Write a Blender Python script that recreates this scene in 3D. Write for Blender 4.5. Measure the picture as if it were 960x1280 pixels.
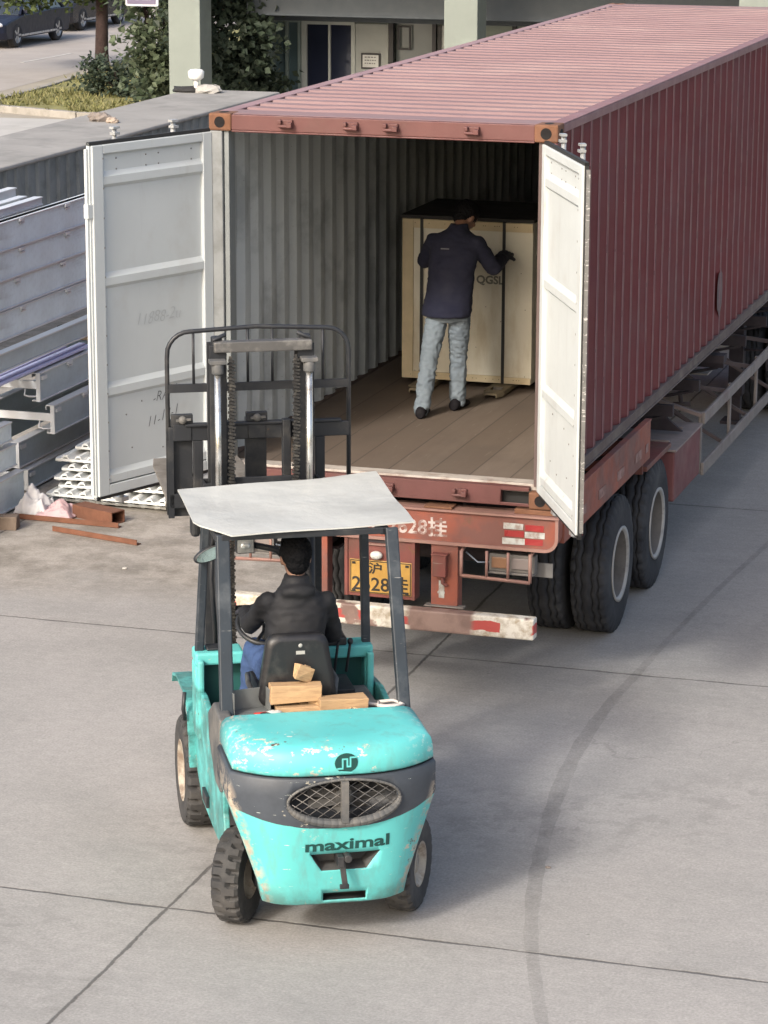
import bpy, bmesh, math, random
from mathutils import Vector, Matrix, noise
random.seed(7)
R = math.radians
PI = math.pi
sc = bpy.context.scene
col = sc.collection
for o in list(bpy.data.objects): bpy.data.objects.remove(o)

# ---------------------------------------------------------------- camera
YAW, PITCH, ROLL = -0.3026, 0.2428, 0.0031
cd = bpy.data.cameras.new('camera'); cam = bpy.data.objects.new('camera', cd); col.objects.link(cam)
F_ = Vector((math.sin(YAW)*math.cos(PITCH), math.cos(YAW)*math.cos(PITCH), -math.sin(PITCH)))
R_ = Vector((math.cos(YAW), -math.sin(YAW), 0)); U_ = R_.cross(F_)
R2 = R_*math.cos(ROLL)+U_*math.sin(ROLL); U2 = U_*math.cos(ROLL)-R_*math.sin(ROLL)
m = Matrix((R2, U2, -F_)).transposed().to_4x4(); m.translation = Vector((6.8539, -17.9326, 5.9621))
cam.matrix_world = m
cd.sensor_fit = 'HORIZONTAL'; cd.sensor_width = 36; cd.lens = 3520.9/960*36
cd.clip_start = .1; cd.clip_end = 2000
sc.camera = cam

# ---------------------------------------------------------------- light
w = bpy.data.worlds.new('World'); sc.world = w; w.use_nodes = True
wn = w.node_tree.nodes; wn.clear()
sky = wn.new('ShaderNodeTexSky'); sky.sky_type = 'NISHITA'; sky.sun_disc = False
bg = wn.new('ShaderNodeBackground'); wo = wn.new('ShaderNodeOutputWorld')
w.node_tree.links.new(sky.outputs[0], bg.inputs[0]); w.node_tree.links.new(bg.outputs[0], wo.inputs[0])
SUN_EL = R(33); sd = Vector((.29, .957, 0)).normalized()      # horizontal travel direction of the light
sky.sun_elevation = SUN_EL; sky.sun_rotation = math.atan2(-sd.x, -sd.y)
sky.air_density = 1.0; sky.dust_density = 5.0; sky.ozone_density = 0.4; sky.sun_intensity = 1
bg.inputs[1].default_value = 0.15
sl = bpy.data.lights.new('sun', 'SUN'); sun = bpy.data.objects.new('sun', sl); col.objects.link(sun)
sl.energy = 1.5; sl.angle = R(7); sl.color = (1, .977, .935)
dv = Vector((sd.x*math.cos(SUN_EL), sd.y*math.cos(SUN_EL), -math.sin(SUN_EL)))
sun.rotation_euler = dv.to_track_quat('-Z', 'Y').to_euler(); sun.location = (-5, -20, 20)
sc.view_settings.view_transform = 'Standard'; sc.view_settings.look = 'None'
sc.view_settings.exposure = 0.85; sc.view_settings.gamma = 1; sc.view_settings.use_curve_mapping = False
sc.render.engine = 'CYCLES'
sc.cycles.max_bounces = 6; sc.cycles.diffuse_bounces = 1; sc.cycles.transparent_max_bounces = 8
sc.cycles.use_denoising = True

# ---------------------------------------------------------------- helpers
class M:
    def __init__(s): s.v=[]; s.f=[]; s.m=[]; s.sm=[]
    def add(s, vs, fs, mi=0, smooth=False):
        n=len(s.v); s.v += [tuple(v) for v in vs]
        for f in fs: s.f.append(tuple(i+n for i in f)); s.m.append(mi); s.sm.append(smooth)
        return s
    def box(s, lo, hi, mi=0, jit=0):
        x0,y0,z0=lo; x1,y1,z1=hi
        vs=[(x0,y0,z0),(x1,y0,z0),(x1,y1,z0),(x0,y1,z0),(x0,y0,z1),(x1,y0,z1),(x1,y1,z1),(x0,y1,z1)]
        if jit: vs=[(a+random.uniform(-jit,jit),b+random.uniform(-jit,jit),c+random.uniform(-jit,jit)) for a,b,c in vs]
        return s.add(vs,[(3,2,1,0),(4,5,6,7),(0,1,5,4),(1,2,6,5),(2,3,7,6),(3,0,4,7)],mi)
    def obox(s, c, sz, rz=0, rx=0, ry=0, mi=0, jit=0):
        mt = Matrix.Translation(c) @ Matrix.Rotation(rz,4,'Z') @ Matrix.Rotation(ry,4,'Y') @ Matrix.Rotation(rx,4,'X')
        t=M().box((-sz[0]/2,-sz[1]/2,-sz[2]/2),(sz[0]/2,sz[1]/2,sz[2]/2),mi,jit)
        return s.add([mt@Vector(v) for v in t.v], t.f, mi)
    def bar(s, p0, p1, w, h, up=(0,0,1), mi=0):
        p0=Vector(p0); p1=Vector(p1); d=(p1-p0).normalized(); u=Vector(up)
        r=d.cross(u)
        if r.length<1e-4: r=d.cross(Vector((1,0,0)))
        r.normalize(); u=r.cross(d)
        q=[]
        for p in (p0,p1):
            for a,b in ((-1,-1),(1,-1),(1,1),(-1,1)): q.append(p+r*(a*w/2)+u*(b*h/2))
        return s.add(q,[(0,1,2,3),(7,6,5,4),(0,4,5,1),(1,5,6,2),(2,6,7,3),(3,7,4,0)],mi)
    def tube(s, pts, r, n=8, mi=0, cap=True):
        pts=[Vector(p) for p in pts]; rr = r if isinstance(r,(list,tuple)) else [r]*len(pts)
        rings=[]; ref=None
        for i,p in enumerate(pts):
            d=(pts[min(i+1,len(pts)-1)]-pts[max(i-1,0)]).normalized()
            if ref is None:
                ref=d.cross(Vector((0,0,1)));
                if ref.length<.05: ref=d.cross(Vector((1,0,0)))
            ref=(ref-d*ref.dot(d)).normalized(); b=d.cross(ref)
            rings.append([p+(ref*math.cos(2*PI*k/n)+b*math.sin(2*PI*k/n))*rr[i] for k in range(n)])
        return s.loft(rings,cap,mi,True)
    def loft(s, rings, cap=True, mi=0, smooth=True, closed=True):
        n=len(rings[0]); vs=[v for r in rings for v in r]; fs=[]
        for i in range(len(rings)-1):
            for k in range(n if closed else n-1):
                a=i*n+k; b=i*n+(k+1)%n; fs.append((a,b,b+n,a+n))
        s.add(vs,fs,mi,smooth)
        if cap:
            s.add(rings[0],[tuple(range(n))[::-1]],mi); s.add(rings[-1],[tuple(range(n))],mi)
        return s
    def lathe(s, prof, c=(0,0,0), axis='X', n=32, mi=0, smooth=True):
        # prof: list of (along axis, radius)
        rings=[]
        for t,r in prof:
            ring=[]
            for k in range(n):
                a=2*PI*k/n; u=r*math.cos(a); v=r*math.sin(a)
                p={'X':(t,u,v),'Y':(v,t,u),'Z':(u,v,t)}[axis]
                ring.append((c[0]+p[0],c[1]+p[1],c[2]+p[2]))
            rings.append(ring)
        return s.loft(rings,False,mi,smooth)
    def prism(s, poly, d0, d1, plane='XZ', mi=0):
        f={'XZ':lambda a,b,d:(a,d,b),'YZ':lambda a,b,d:(d,a,b),'XY':lambda a,b,d:(a,b,d)}[plane]
        n=len(poly); vs=[f(a,b,d0) for a,b in poly]+[f(a,b,d1) for a,b in poly]
        return s.add(vs,[tuple(range(n))[::-1],tuple(range(n,2*n))]+[(i,(i+1)%n,(i+1)%n+n,i+n) for i in range(n)],mi)
    def ell(s, c, r, n=12, mi=0):
        rings=[]
        for i in range(1,n):
            t=PI*i/n
            rings.append([(c[0]+r[0]*math.sin(t)*math.cos(2*PI*k/(n*2)),c[1]+r[1]*math.sin(t)*math.sin(2*PI*k/(n*2)),c[2]-r[2]*math.cos(t)) for k in range(n*2)])
        return s.loft(rings,True,mi,True)
    def xf(s, mt):
        s.v=[tuple(mt@Vector(v)) for v in s.v]; return s
    def join(s, o, mi=None):
        n=len(s.v); s.v+=o.v
        for f,a,b in zip(o.f,o.m,o.sm): s.f.append(tuple(i+n for i in f)); s.m.append(a if mi is None else mi); s.sm.append(b)
        return s

ROOT = {}
def props(o, label, cat, group=None, kind=None):
    if label: o['label']=label
    if cat: o['category']=cat
    if group: o['group']=group
    if kind: o['kind']=kind
    return o
def thing(name, label, cat, loc=(0,0,0), rz=0, group=None):
    o=bpy.data.objects.new(name,None); col.objects.link(o); o.location=loc; o.rotation_euler=(0,0,rz)
    o.empty_display_size=.2
    return props(o,label,cat,group)
def obj(name, mb, mats, parent=None, bev=0, world=False, fixn=True, smooth_angle=None):
    """link the collected shape as ONE mesh object; world=True when its vertices are world coordinates"""
    me=bpy.data.meshes.new(name)
    off=Vector((0,0,0))
    if world and parent is not None:
        p=parent
        while p is not None: off+=p.location; p=p.parent
    me.from_pydata([Vector(v)-off for v in mb.v],[],mb.f)
    if not isinstance(mats,(list,tuple)): mats=[mats]
    for a in mats: me.materials.append(a)
    me.polygons.foreach_set('material_index',mb.m); me.polygons.foreach_set('use_smooth',mb.sm)
    if fixn:
        b=bmesh.new(); b.from_mesh(me); bmesh.ops.remove_doubles(b,verts=b.verts,dist=1e-5); bmesh.ops.recalc_face_normals(b,faces=b.faces); b.to_mesh(me); b.free()
    me.update()
    o=bpy.data.objects.new(name,me); col.objects.link(o)
    if parent is not None: o.parent=parent
    if bev:
        md=o.modifiers.new('bevel','BEVEL'); md.width=bev; md.segments=2; md.limit_method='ANGLE'; md.angle_limit=R(35)
        try: md.harden_normals=False
        except Exception: pass
    return o
def struct(name, mb, mats, bev=0, **k):
    o=obj(name,mb,mats,None,bev,**k); o['kind']='structure'; return o
def bake(o):
    dg=bpy.context.evaluated_depsgraph_get(); me=bpy.data.meshes.new_from_object(o.evaluated_get(dg))
    o.modifiers.clear(); o.data=me; return o
def dup(o, parent=None, loc=None, rz=None, label=None):
    c=o.copy(); col.objects.link(c)
    if parent is not None: c.parent=parent
    if loc is not None: c.location=loc
    if rz is not None: c.rotation_euler=(0,0,rz)
    if label: c['label']=label
    for ch in list(o.children): dup(ch,c)
    return c
def text(body, size, font=None, shear=0, spacing=1.0, bold=0):
    cu=bpy.data.curves.new('t','FONT'); cu.body=body; cu.size=size; cu.shear=shear; cu.space_character=spacing
    cu.offset=bold; cu.resolution_u=3
    o=bpy.data.objects.new('t',cu); col.objects.link(o)
    dg=bpy.context.evaluated_depsgraph_get(); me=bpy.data.meshes.new_from_object(o.evaluated_get(dg))
    mb=M(); mb.add([v.co for v in me.vertices],[tuple(p.vertices) for p in me.polygons])
    bpy.data.objects.remove(o); bpy.data.meshes.remove(me); bpy.data.curves.remove(cu)
    return mb
def place(mb, o, r, u):
    o=Vector(o); r=Vector(r); u=Vector(u)
    mb.v=[tuple(o+r*v[0]+u*v[1]) for v in mb.v]; return mb

# ---------------------------------------------------------------- materials
class NT:
    def __init__(s, name):
        s.m=bpy.data.materials.new(name); s.m.use_nodes=True; s.t=s.m.node_tree; s.n=s.t.nodes; s.n.clear()
        s.out=s.n.new('ShaderNodeOutputMaterial'); s.b=s.n.new('ShaderNodeBsdfPrincipled'); s.l(s.b.outputs[0],s.out.inputs[0])
        s.co=s.n.new('ShaderNodeTexCoord').outputs['Object']
    def l(s,a,b): s.t.links.new(a,b)
    def val(s,sock,v):
        if hasattr(v,'is_output'): s.l(v,sock)
        elif isinstance(v,tuple) and len(v)==3 and len(sock.default_value)==4: sock.default_value=(*v,1)
        else: sock.default_value=v
    def map(s,scale=(1,1,1),rot=(0,0,0),loc=(0,0,0),co=None):
        a=s.n.new('ShaderNodeMapping'); s.l(co or s.co,a.inputs[0]); a.inputs['Scale'].default_value=scale; a.inputs['Rotation'].default_value=rot; a.inputs['Location'].default_value=loc; return a.outputs[0]
    def noise(s,scale=5,detail=4,rough=.6,co=None,dist=0):
        a=s.n.new('ShaderNodeTexNoise'); s.l(co or s.co,a.inputs['Vector']); a.inputs['Scale'].default_value=scale; a.inputs['Detail'].default_value=detail; a.inputs['Roughness'].default_value=rough; a.inputs['Distortion'].default_value=dist; return a.outputs[0]
    def vor(s,scale=5,co=None,feat='F1'):
        a=s.n.new('ShaderNodeTexVoronoi'); a.feature=feat; s.l(co or s.co,a.inputs['Vector']); a.inputs['Scale'].default_value=scale; return a.outputs[0]
    def ramp(s,v,lo,hi,a=0.,b=1.):
        r=s.n.new('ShaderNodeMapRange'); s.val(r.inputs[0],v); r.inputs[1].default_value=lo; r.inputs[2].default_value=hi; r.inputs[3].default_value=a; r.inputs[4].default_value=b; r.clamp=True; return r.outputs[0]
    def mix(s,f,a,b):
        x=s.n.new('ShaderNodeMix'); x.data_type='RGBA'; s.val(x.inputs[0],f); s.val(x.inputs[6],a); s.val(x.inputs[7],b); return x.outputs[2]
    def mul(s,c,f):
        x=s.n.new('ShaderNodeMix'); x.data_type='RGBA'; x.blend_type='MULTIPLY'; x.inputs[0].default_value=1; s.val(x.inputs[6],c)
        cb=s.n.new('ShaderNodeCombineColor'); 
        for i in range(3): s.val(cb.inputs[i],f)
        s.l(cb.outputs[0],x.inputs[7]); return x.outputs[2]
    def math(s,op,a,b=0.,c=0.):
        x=s.n.new('ShaderNodeMath'); x.operation=op; s.val(x.inputs[0],a); s.val(x.inputs[1],b)
        if op in('MULTIPLY_ADD','SMOOTH_MIN'): s.val(x.inputs[2],c)
        return x.outputs[0]
    def sep(s,v=None):
        x=s.n.new('ShaderNodeSeparateXYZ'); s.l(v or s.co,x.inputs[0]); return x.outputs
    def bump(s,h,strength=.3,dist=.01):
        x=s.n.new('ShaderNodeBump'); s.l(h,x.inputs['Height']); x.inputs['Strength'].default_value=strength; x.inputs['Distance'].default_value=dist; s.l(x.outputs[0],s.b.inputs['Normal'])
    def fin(s,c,rough=.6,metal=0.,spec=.5):
        s.val(s.b.inputs['Base Color'],c); s.val(s.b.inputs['Roughness'],rough); s.val(s.b.inputs['Metallic'],metal); s.b.inputs['Specular IOR Level'].default_value=spec; return s.m
def pm(name, c, rough=.6, metal=0., var=.12, vs=3., dirt=None, ds=2., da=(.5,.75), rust=None, rs=5., ra=(.62,.68), scr=None, sa=(.7,.74), bump=.15, bs=60., bd=.004, spec=.5, stretch=(1,1,1)):
    """painted / weathered surface: slow tone variation, soft dirt, sharp-edged rust patches and scratches"""
    t=NT(name); n=t.noise(vs,5,.6); cc=t.mul(c,t.ramp(n,.25,.75,1-var,1+var))
    if dirt: cc=t.mix(t.ramp(t.noise(ds,6,.65,t.map(stretch,loc=(3,1,7))),da[0],da[1],0,.85),cc,dirt)
    if scr: cc=t.mix(t.ramp(t.noise(9,3,.5,t.map((1,6,9),(.3,.5,.2))),sa[0],sa[1]),cc,scr)
    if rust: cc=t.mix(t.ramp(t.noise(rs,8,.7,t.map((1,1,1),loc=(9,4,2))),ra[0],ra[1]),cc,t.mix(t.noise(30),rust,tuple(x*.5 for x in rust)))
    t.bump(t.noise(bs,4,.6),bump,bd)
    return t.fin(cc,t.ramp(t.noise(7,4),.3,.7,max(0,rough-.1),min(1,rough+.1)),metal,spec)
# ================================================================ GROUND
def mat_yard():
    t=NT('yard concrete'); x,y,z=t.sep()
    big=t.noise(.25,4,.55); mid=t.noise(1.3,6,.65); fine=t.noise(60,3,.6); drag=t.noise(3,5,.6,t.map((1.,6,1),(0,0,.12)))
    c=t.mix(t.ramp(big,.35,.65),(.295,.285,.27),(.34,.325,.308))
    c=t.mix(t.ramp(mid,.42,.62,0,.45),c,(.255,.25,.238))
    c=t.mix(t.ramp(drag,.5,.75,0,.22),c,(.40,.385,.365))
    # dusty brown apron by the steel stacks
    edge=t.math('ADD',y,t.math('MULTIPLY',t.noise(.9,3),1.6))
    m1=t.math('MULTIPLY',t.ramp(edge,2.2,3.2),t.ramp(x,1.0,-.6))
    brown=t.mix(t.ramp(t.noise(2.2,7,.75),.40,.60),(.20,.18,.15),(.37,.34,.30))
    c=t.mix(t.math('MULTIPLY',m1,.85),c,brown)
    # damp / oily darker stains
    c=t.mix(t.ramp(t.noise(.55,5,.6,t.map((1,1.6,1),loc=(4.3,2.1,0))),.53,.70,0,.25),c,(.20,.20,.19))
    c=t.mix(t.ramp(t.noise(9,2,.5),.74,.80,0,.6),c,(.13,.125,.12))
    # grit, fine cracks and oil drips
    c=t.mix(t.ramp(t.vor(55),.0,.16,.55,0),c,(.50,.48,.45)); c=t.mix(t.math('MULTIPLY',t.ramp(t.vor(38,t.map(loc=(2,5,0))),.0,.13,.7,0),t.ramp(t.noise(3,3),.45,.6)),c,(.12,.115,.11))
    cr_=t.n.new('ShaderNodeTexVoronoi'); cr_.feature='DISTANCE_TO_EDGE'; cr_.inputs['Scale'].default_value=.42
    dn=t.n.new('ShaderNodeTexNoise'); t.l(t.co,dn.inputs['Vector']); dn.inputs['Scale'].default_value=2.2; dn.inputs['Detail'].default_value=7
    vm=t.n.new('ShaderNodeVectorMath'); vm.operation='MULTIPLY_ADD'; t.l(dn.outputs['Color'],vm.inputs[0]); vm.inputs[1].default_value=(.9,.9,0); t.l(t.co,vm.inputs[2]); t.l(vm.outputs[0],cr_.inputs['Vector'])
    c=t.mix(t.math('MULTIPLY',t.ramp(cr_.outputs[0],.001,.003,.3,0),t.ramp(t.noise(.45,2),.60,.66)),c,(.13,.125,.115))
    c=t.mix(t.math('MULTIPLY',t.ramp(t.noise(.33,2,.5,t.map(loc=(7,1,0))),.55,.62),t.ramp(t.noise(5,5,.7),.50,.58,0,.3)),c,(.17,.165,.155))
    # joints of the cast slabs
    wob=t.math('MULTIPLY',t.math('SUBTRACT',t.noise(1.2,5,.7),.5),.05)
    wob2=t.math('MULTIPLY',t.math('SUBTRACT',t.noise(14,3,.7),.5),.02)
    wy=t.math('ADD',t.math('ADD',y,wob),wob2); wx=t.math('ADD',t.math('ADD',x,wob),wob2)
    def joint(v,o,p):
        q=t.math('FRACT',t.math('DIVIDE',t.math('SUBTRACT',v,o),p)); return t.math('MULTIPLY',t.math('ABSOLUTE',t.math('SUBTRACT',q,.5)),p)  # p/2 at joint
    jy=t.math('SUBTRACT',5.14/2,joint(wy,-4.15-5.14,5.14)); jx=t.math('SUBTRACT',4.5/2,joint(wx,1.29-4.5,4.5))
    j=t.math('MINIMUM',jy,jx); w_=t.ramp(t.noise(2.5,3),.3,.7,.007,.017)
    k=t.ramp(t.math('DIVIDE',j,w_),.5,1.2,1,0)
    c=t.mix(t.math('MULTIPLY',t.ramp(j,.0,.12,.28,0),t.ramp(mid,.4,.6)),c,(.19,.18,.165))
    c=t.mix(t.math('MULTIPLY',k,.82),c,(.085,.08,.075))
    c=t.mul(c,t.ramp(fine,.3,.7,.84,1.14)); c=t.mul(c,t.ramp(t.noise(14,6,.75),.3,.7,.9,1.09))
    h=t.math('SUBTRACT',t.math('ADD',t.math('MULTIPLY',fine,.3),t.math('ADD',mid,t.math('MULTIPLY',drag,.25))),t.math('MULTIPLY',k,1.5))
    t.bump(h,.35,.012)
    return t.fin(c,t.ramp(mid,.3,.7,.72,.9),0,.35)
def mat_tyremark():
    t=NT('rubber tyre mark'); t.fin((.10,.095,.09),.85)
    tr=t.n.new('ShaderNodeBsdfTransparent'); mx=t.n.new('ShaderNodeMixShader')
    a=t.math('MULTIPLY',t.ramp(t.noise(2,4,.7),.25,.75,.03,.24),t.ramp(t.noise(26,4,.7),.25,.6,.35,1))
    t.l(a,mx.inputs[0]); t.l(tr.outputs[0],mx.inputs[1]); t.l(t.b.outputs[0],mx.inputs[2]); t.l(mx.outputs[0],t.out.inputs[0]); return t.m
MY=mat_yard()
g=M(); g.add([(-7.1,-60,0),(120,-60,0),(120,400,0),(-7.1,400,0)],[(0,1,2,3)])
struct('yard_ground',g,MY)
g=M(); g.add([(-400,-60,-.004),(-7.0,-60,-.004),(-7.0,400,-.004),(-400,400,-.004)],[(0,1,2,3)])
struct('outer_ground',g,pm('dusty soil',(.30,.27,.22),.95,var=.2,vs=.8,dirt=(.16,.17,.08),ds=.5))
# curved tyre mark on the yard, laid 4 mm above
mk=[(3.95,-5.8,.07),(3.677,-5.03,.075),(3.361,-4.03,.08),(3.173,-3.23,.085),(3.034,-2.46,.09),(2.901,-1.53,.105),(2.828,-.64,.105),(2.811,.26,.08),(2.842,1.02,.065),(2.883,2.03,.05),(2.971,3.48,.05),(3.09,4.92,.05),(3.3,7.5,.05)]
def cr(a,b,c,d,t): return .5*((2*b)+(-a+c)*t+(2*a-5*b+4*c-d)*t*t+(-a+3*b-3*c+d)*t**3)
g=M(); L_=[];
for i in range(len(mk)-1):
    q=[mk[max(i-1,0)],mk[i],mk[i+1],mk[min(i+2,len(mk)-1)]]
    for k in range(6):
        L_.append([cr(q[0][j],q[1][j],q[2][j],q[3][j],k/6) for j in range(3)])
vs=[]
for i,(x,y,w_) in enumerate(L_):
    a=L_[min(i+1,len(L_)-1)]; b=L_[max(i-1,0)]; d=Vector((a[0]-b[0],a[1]-b[1],0)).normalized(); n=Vector((d.y,-d.x,0))
    w_*=.5*random.uniform(.85,1.15); vs+= [(x-n.x*w_,y-n.y*w_,.004),(x+n.x*w_,y+n.y*w_,.004)]
g.add(vs,[(2*i,2*i+1,2*i+3,2*i+2) for i in range(len(L_)-1)])
struct('tyre_mark',g,mat_tyremark())
# ================================================================ BACKGROUND (behind the container)
BOX=None
M_asph=pm('pale worn road surface',(.34,.31,.285),.9,var=.1,vs=.6,dirt=(.27,.245,.22),ds=.7,bump=.3,bs=30)
M_kerb=pm('kerb concrete',(.30,.28,.25),.9,var=.15,vs=2,dirt=(.16,.15,.12),ds=3)
M_capc=pm('weathered roof concrete',(.27,.26,.245),.9,var=.15,vs=1.2,dirt=(.15,.15,.14),ds=1.4,bump=.3,bs=20)
M_drive=pm('driveway concrete',(.42,.41,.39),.85,var=.08,vs=1,dirt=(.3,.29,.27),ds=1)
g=M(); g.add([(-40,-5,.0),(-16.5,-5,.0),(-20.9,52,0),(-26,120,.0),(-70,120,.0)],[(0,1,2,3,4)])
struct('road',g,M_asph)
g=M(); g.add([(-30,10,.004),(-7.6,10,.004),(-7.6,34.3,.004),(-16.2,34.3,.004),(-30,33.2,.004)],[(0,1,2,3,4)])
struct('driveway',g,M_drive)
g=M(); g.bar((-22.55,46.2,.004),(-22.5,49.1,.004),.10,.004)
for k in range(1,4): g.bar((-22.45,49.8+k*7,.004),(-22.4,53.8+k*7,.004),.14,.004)
struct('lane_marking',g,pm('worn white road paint',(.46,.44,.41),.8,var=.2))
ver=[(-18.75,36.6),(-19.0,39.9),(-19.55,43.8),(-20.0,47.1),(-20.75,52),(-22.5,68),(-12.9,68),(-12.9,34.6),(-16.0,34.55),(-18.15,35.35)]
g=M(); g.prism(ver,.0,.10,'XY'); struct('verge_soil',g,pm('dry grassy soil',(.20,.19,.07),.95,var=.3,vs=1.5,dirt=(.30,.25,.13),ds=1.5,bump=.5,bs=15))
g=M()
for i in range(len(ver)):
    a,b=ver[i],ver[(i+1)%len(ver)]
    if i in (5,6,): continue
    g.bar((*a,.06),(*b,.06),.18,.15)
struct('kerb',g,M_kerb,bev=.01)

def mat_leaf(name,c,c2,rough=.55,tr=.25):
    t=NT(name); geo=t.n.new('ShaderNodeNewGeometry'); r=geo.outputs['Random Per Island']
    c=t.mix(r,c,c2); c=t.mix(t.ramp(t.noise(1.6,3),.35,.65,0,.5),c,tuple(x*.55 for x in c2))
    t.fin(c,rough,0,.35); 
    tl=t.n.new('ShaderNodeBsdfTranslucent'); t.l(c,tl.inputs[0]); mx=t.n.new('ShaderNodeMixShader'); mx.inputs[0].default_value=tr
    t.l(t.b.outputs[0],mx.inputs[1]); t.l(tl.outputs[0],mx.inputs[2]); t.l(mx.outputs[0],t.out.inputs[0]); return t.m
L_bush=mat_leaf('broad bush leaf',(.16,.19,.115),(.07,.10,.055))
L_dark=mat_leaf('dark shrub leaf',(.075,.10,.065),(.035,.052,.035))
L_tree=mat_leaf('street tree leaf',(.10,.13,.045),(.04,.065,.02))
L_grass=mat_leaf('grass blade',(.33,.30,.14),(.16,.17,.06),.7)
M_bark=pm('dark red-brown bark',(.032,.018,.016),.95,var=.35,vs=6,bump=.8,bs=25,bd=.02)
def leaf(mb,p,s,rnd):
    d=Vector((rnd.uniform(-1,1),rnd.uniform(-1,1),rnd.uniform(-.7,.7))).normalized(); n=Vector((rnd.uniform(-1,1),rnd.uniform(-1,1),rnd.uniform(.1,1.2))).normalized()
    sd_=d.cross(n).normalized()*s*.42; d=d*s; up=n*s*.14
    mb.add([p-d*.5,p+sd_+up,p+d*.5,p-sd_+up],[(0,1,2),(0,2,3)])
def clump(mb,blobs,nc,nl,s,rnd,cr=.22,shell=.35):
    for (c,r,wt) in blobs:
        for _ in range(int(nc*wt)):
            u=Vector((rnd.gauss(0,1),rnd.gauss(0,1),rnd.gauss(0,1))).normalized()*(rnd.uniform(shell,1)**.6)*rnd.uniform(.85,1.12)
            q=Vector((c[0]+u.x*r[0],c[1]+u.y*r[1],c[2]+u.z*r[2]))
            for _ in range(nl):
                leaf(mb,q+Vector((rnd.gauss(0,cr),rnd.gauss(0,cr),rnd.gauss(0,cr*.8))),s*rnd.uniform(.7,1.3),rnd)
def shrub(name,label,cat,loc,blobs,nc,nl,s,mat,seed,stems=6,cr=.2,group=None):
    rnd=random.Random(seed); t=thing(name,label,cat,loc,0,group)
    mb=M(); clump(mb,blobs,nc,nl,s,rnd,cr); f=obj('foliage',mb,mat,t,fixn=False)
    st=M()
    for k in range(stems):
        c,r,_=blobs[k%len(blobs)]
        a=rnd.uniform(0,2*PI); e=Vector((c[0]+r[0]*.6*math.cos(a),c[1]+r[1]*.6*math.sin(a),c[2]+r[2]*rnd.uniform(-.2,.6)))
        b=Vector((rnd.uniform(-.15,.15),rnd.uniform(-.15,.15),0)); st.tube([b,(b+e)/2+Vector((rnd.uniform(-.1,.1),0,.1)),e],[.035,.025,.01],6)
    obj('stems',st,M_bark,t); return t
shrub('broadleaf_shrub','tall pale green broad-leaved shrub left of the left-hand pillar','shrub',(-13.0,31.2,0),
      [((.75,-1.2,2.4),(.85,.75,1.6),1.2),((.7,-.6,1.2),(.7,.65,.9),.5),((.6,-.5,3.3),(.8,.8,.9),.5)],210,11,.15,L_bush,3,9,.14)
shrub('broadleaf_shrub','tall shaded shrub right of the left-hand pillar, by the glass corner','shrub',(-10.75,29.6,0),
      [((0,-.9,2.3),(1.0,.6,1.3),1.3),((.1,0,1.1),(.85,.6,.9),.9),((-.2,.1,3.0),(.9,.7,.7),.6)],190,11,.14,L_dark,5,9,.13)
shrub('low_shrub','small round dark shrub at the foot of the roadside tree','shrub',(-16.6,38.2,.1),
      [((-.35,0,.42),(.55,.5,.45),1.),((.35,0,.3),(.5,.5,.32),.6)],80,12,.10,L_dark,8,6,.12)
shrub('low_shrub','low dark planting behind the pillar base, on the verge','shrub',(-14.6,36.5,.1),
      [((0,0,.35),(1.3,.8,.35),1.)],90,12,.10,L_dark,9,6,.12)
# hedge across the road
shrub('hedge','long dark hedge on the far side of the road','hedge',(-24.5,66,0),
      [((x,0,1.3),(2.2,1.2,1.5),1.) for x in range(-14,16,3)],60,10,.24,L_dark,12,8,.3)
# street tree: trunk, crown drooping into the top of the picture
t=thing('street_tree','roadside tree with straight red-brown trunk and drooping green crown','tree',(-19.35,43.7,.08))
mb=M(); mb.tube([(0,0,-.1),(0,0,.5),(.03,0,1.4),(.0,.02,2.3),(-.05,0,3.2),(0,.1,5.0)],[.19,.155,.14,.135,.12,.06],10)
for k in range(9):
    a=k*2.4; h=2.1+k*.22; e=(math.cos(a)*2.0,math.sin(a)*2.0,h+.55+.15*k); mb.tube([(0,0,h),(e[0]*.5,e[1]*.5,h+.5),e],[.07,.045,.02],6)
obj('trunk',mb,M_bark,t)
rnd=random.Random(21); mb=M()
clump(mb,[((0,0,3.9),(2.9,2.6,1.5),1.),((-1.5,-.3,2.65),(1.4,1.2,.55),.4),((.5,.2,2.75),(1.2,1.2,.5),.32),((2.1,0,3.0),(1.2,1.1,.7),.4),((-2.6,0,2.75),(.9,1.,.6),.2),((-1.7,-.3,1.95),(.9,.8,.42),.24),((-.5,-.2,2.0),(.8,.8,.34),.24),((.5,.1,2.1),(.7,.7,.32),.16),((-2.7,0,2.1),(.7,.7,.35),.14),((3.3,.3,2.9),(1.2,1.,.6),.3)],260,13,.16,rnd,.17)
obj('crown',mb,L_tree,t,fixn=False)
# grass on the verge
def inpoly(x,y,P):
    c=False; n=len(P); j=n-1
    for i in range(n):
        if (P[i][1]>y)!=(P[j][1]>y) and x<(P[j][0]-P[i][0])*(y-P[i][1])/(P[j][1]-P[i][1])+P[i][0]: c=not c
        j=i
    return c
rnd=random.Random(4); mb=M(); n=0
while n<7000:
    x=rnd.uniform(-20.8,-12.9); y=34.6+ (rnd.random()**1.6)*17
    if not inpoly(x,y,ver): continue
    if noise.noise(Vector((x*.9,y*.9,3)))<-.12: n+=.3; continue
    n+=1; h=rnd.uniform(.04,.13)*(1.+.8*noise.noise(Vector((x*.6,y*.6,0)))); a=rnd.uniform(0,PI); s_=rnd.uniform(.02,.04)
    dx,dy=math.cos(a)*s_,math.sin(a)*s_; lx,ly=rnd.uniform(-.1,.1),rnd.uniform(-.1,.1)
    mb.add([(x-dx,y-dy,.09),(x+dx,y+dy,.09),(x+lx,y+ly,.1+h)],[(0,1,2)])
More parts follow.
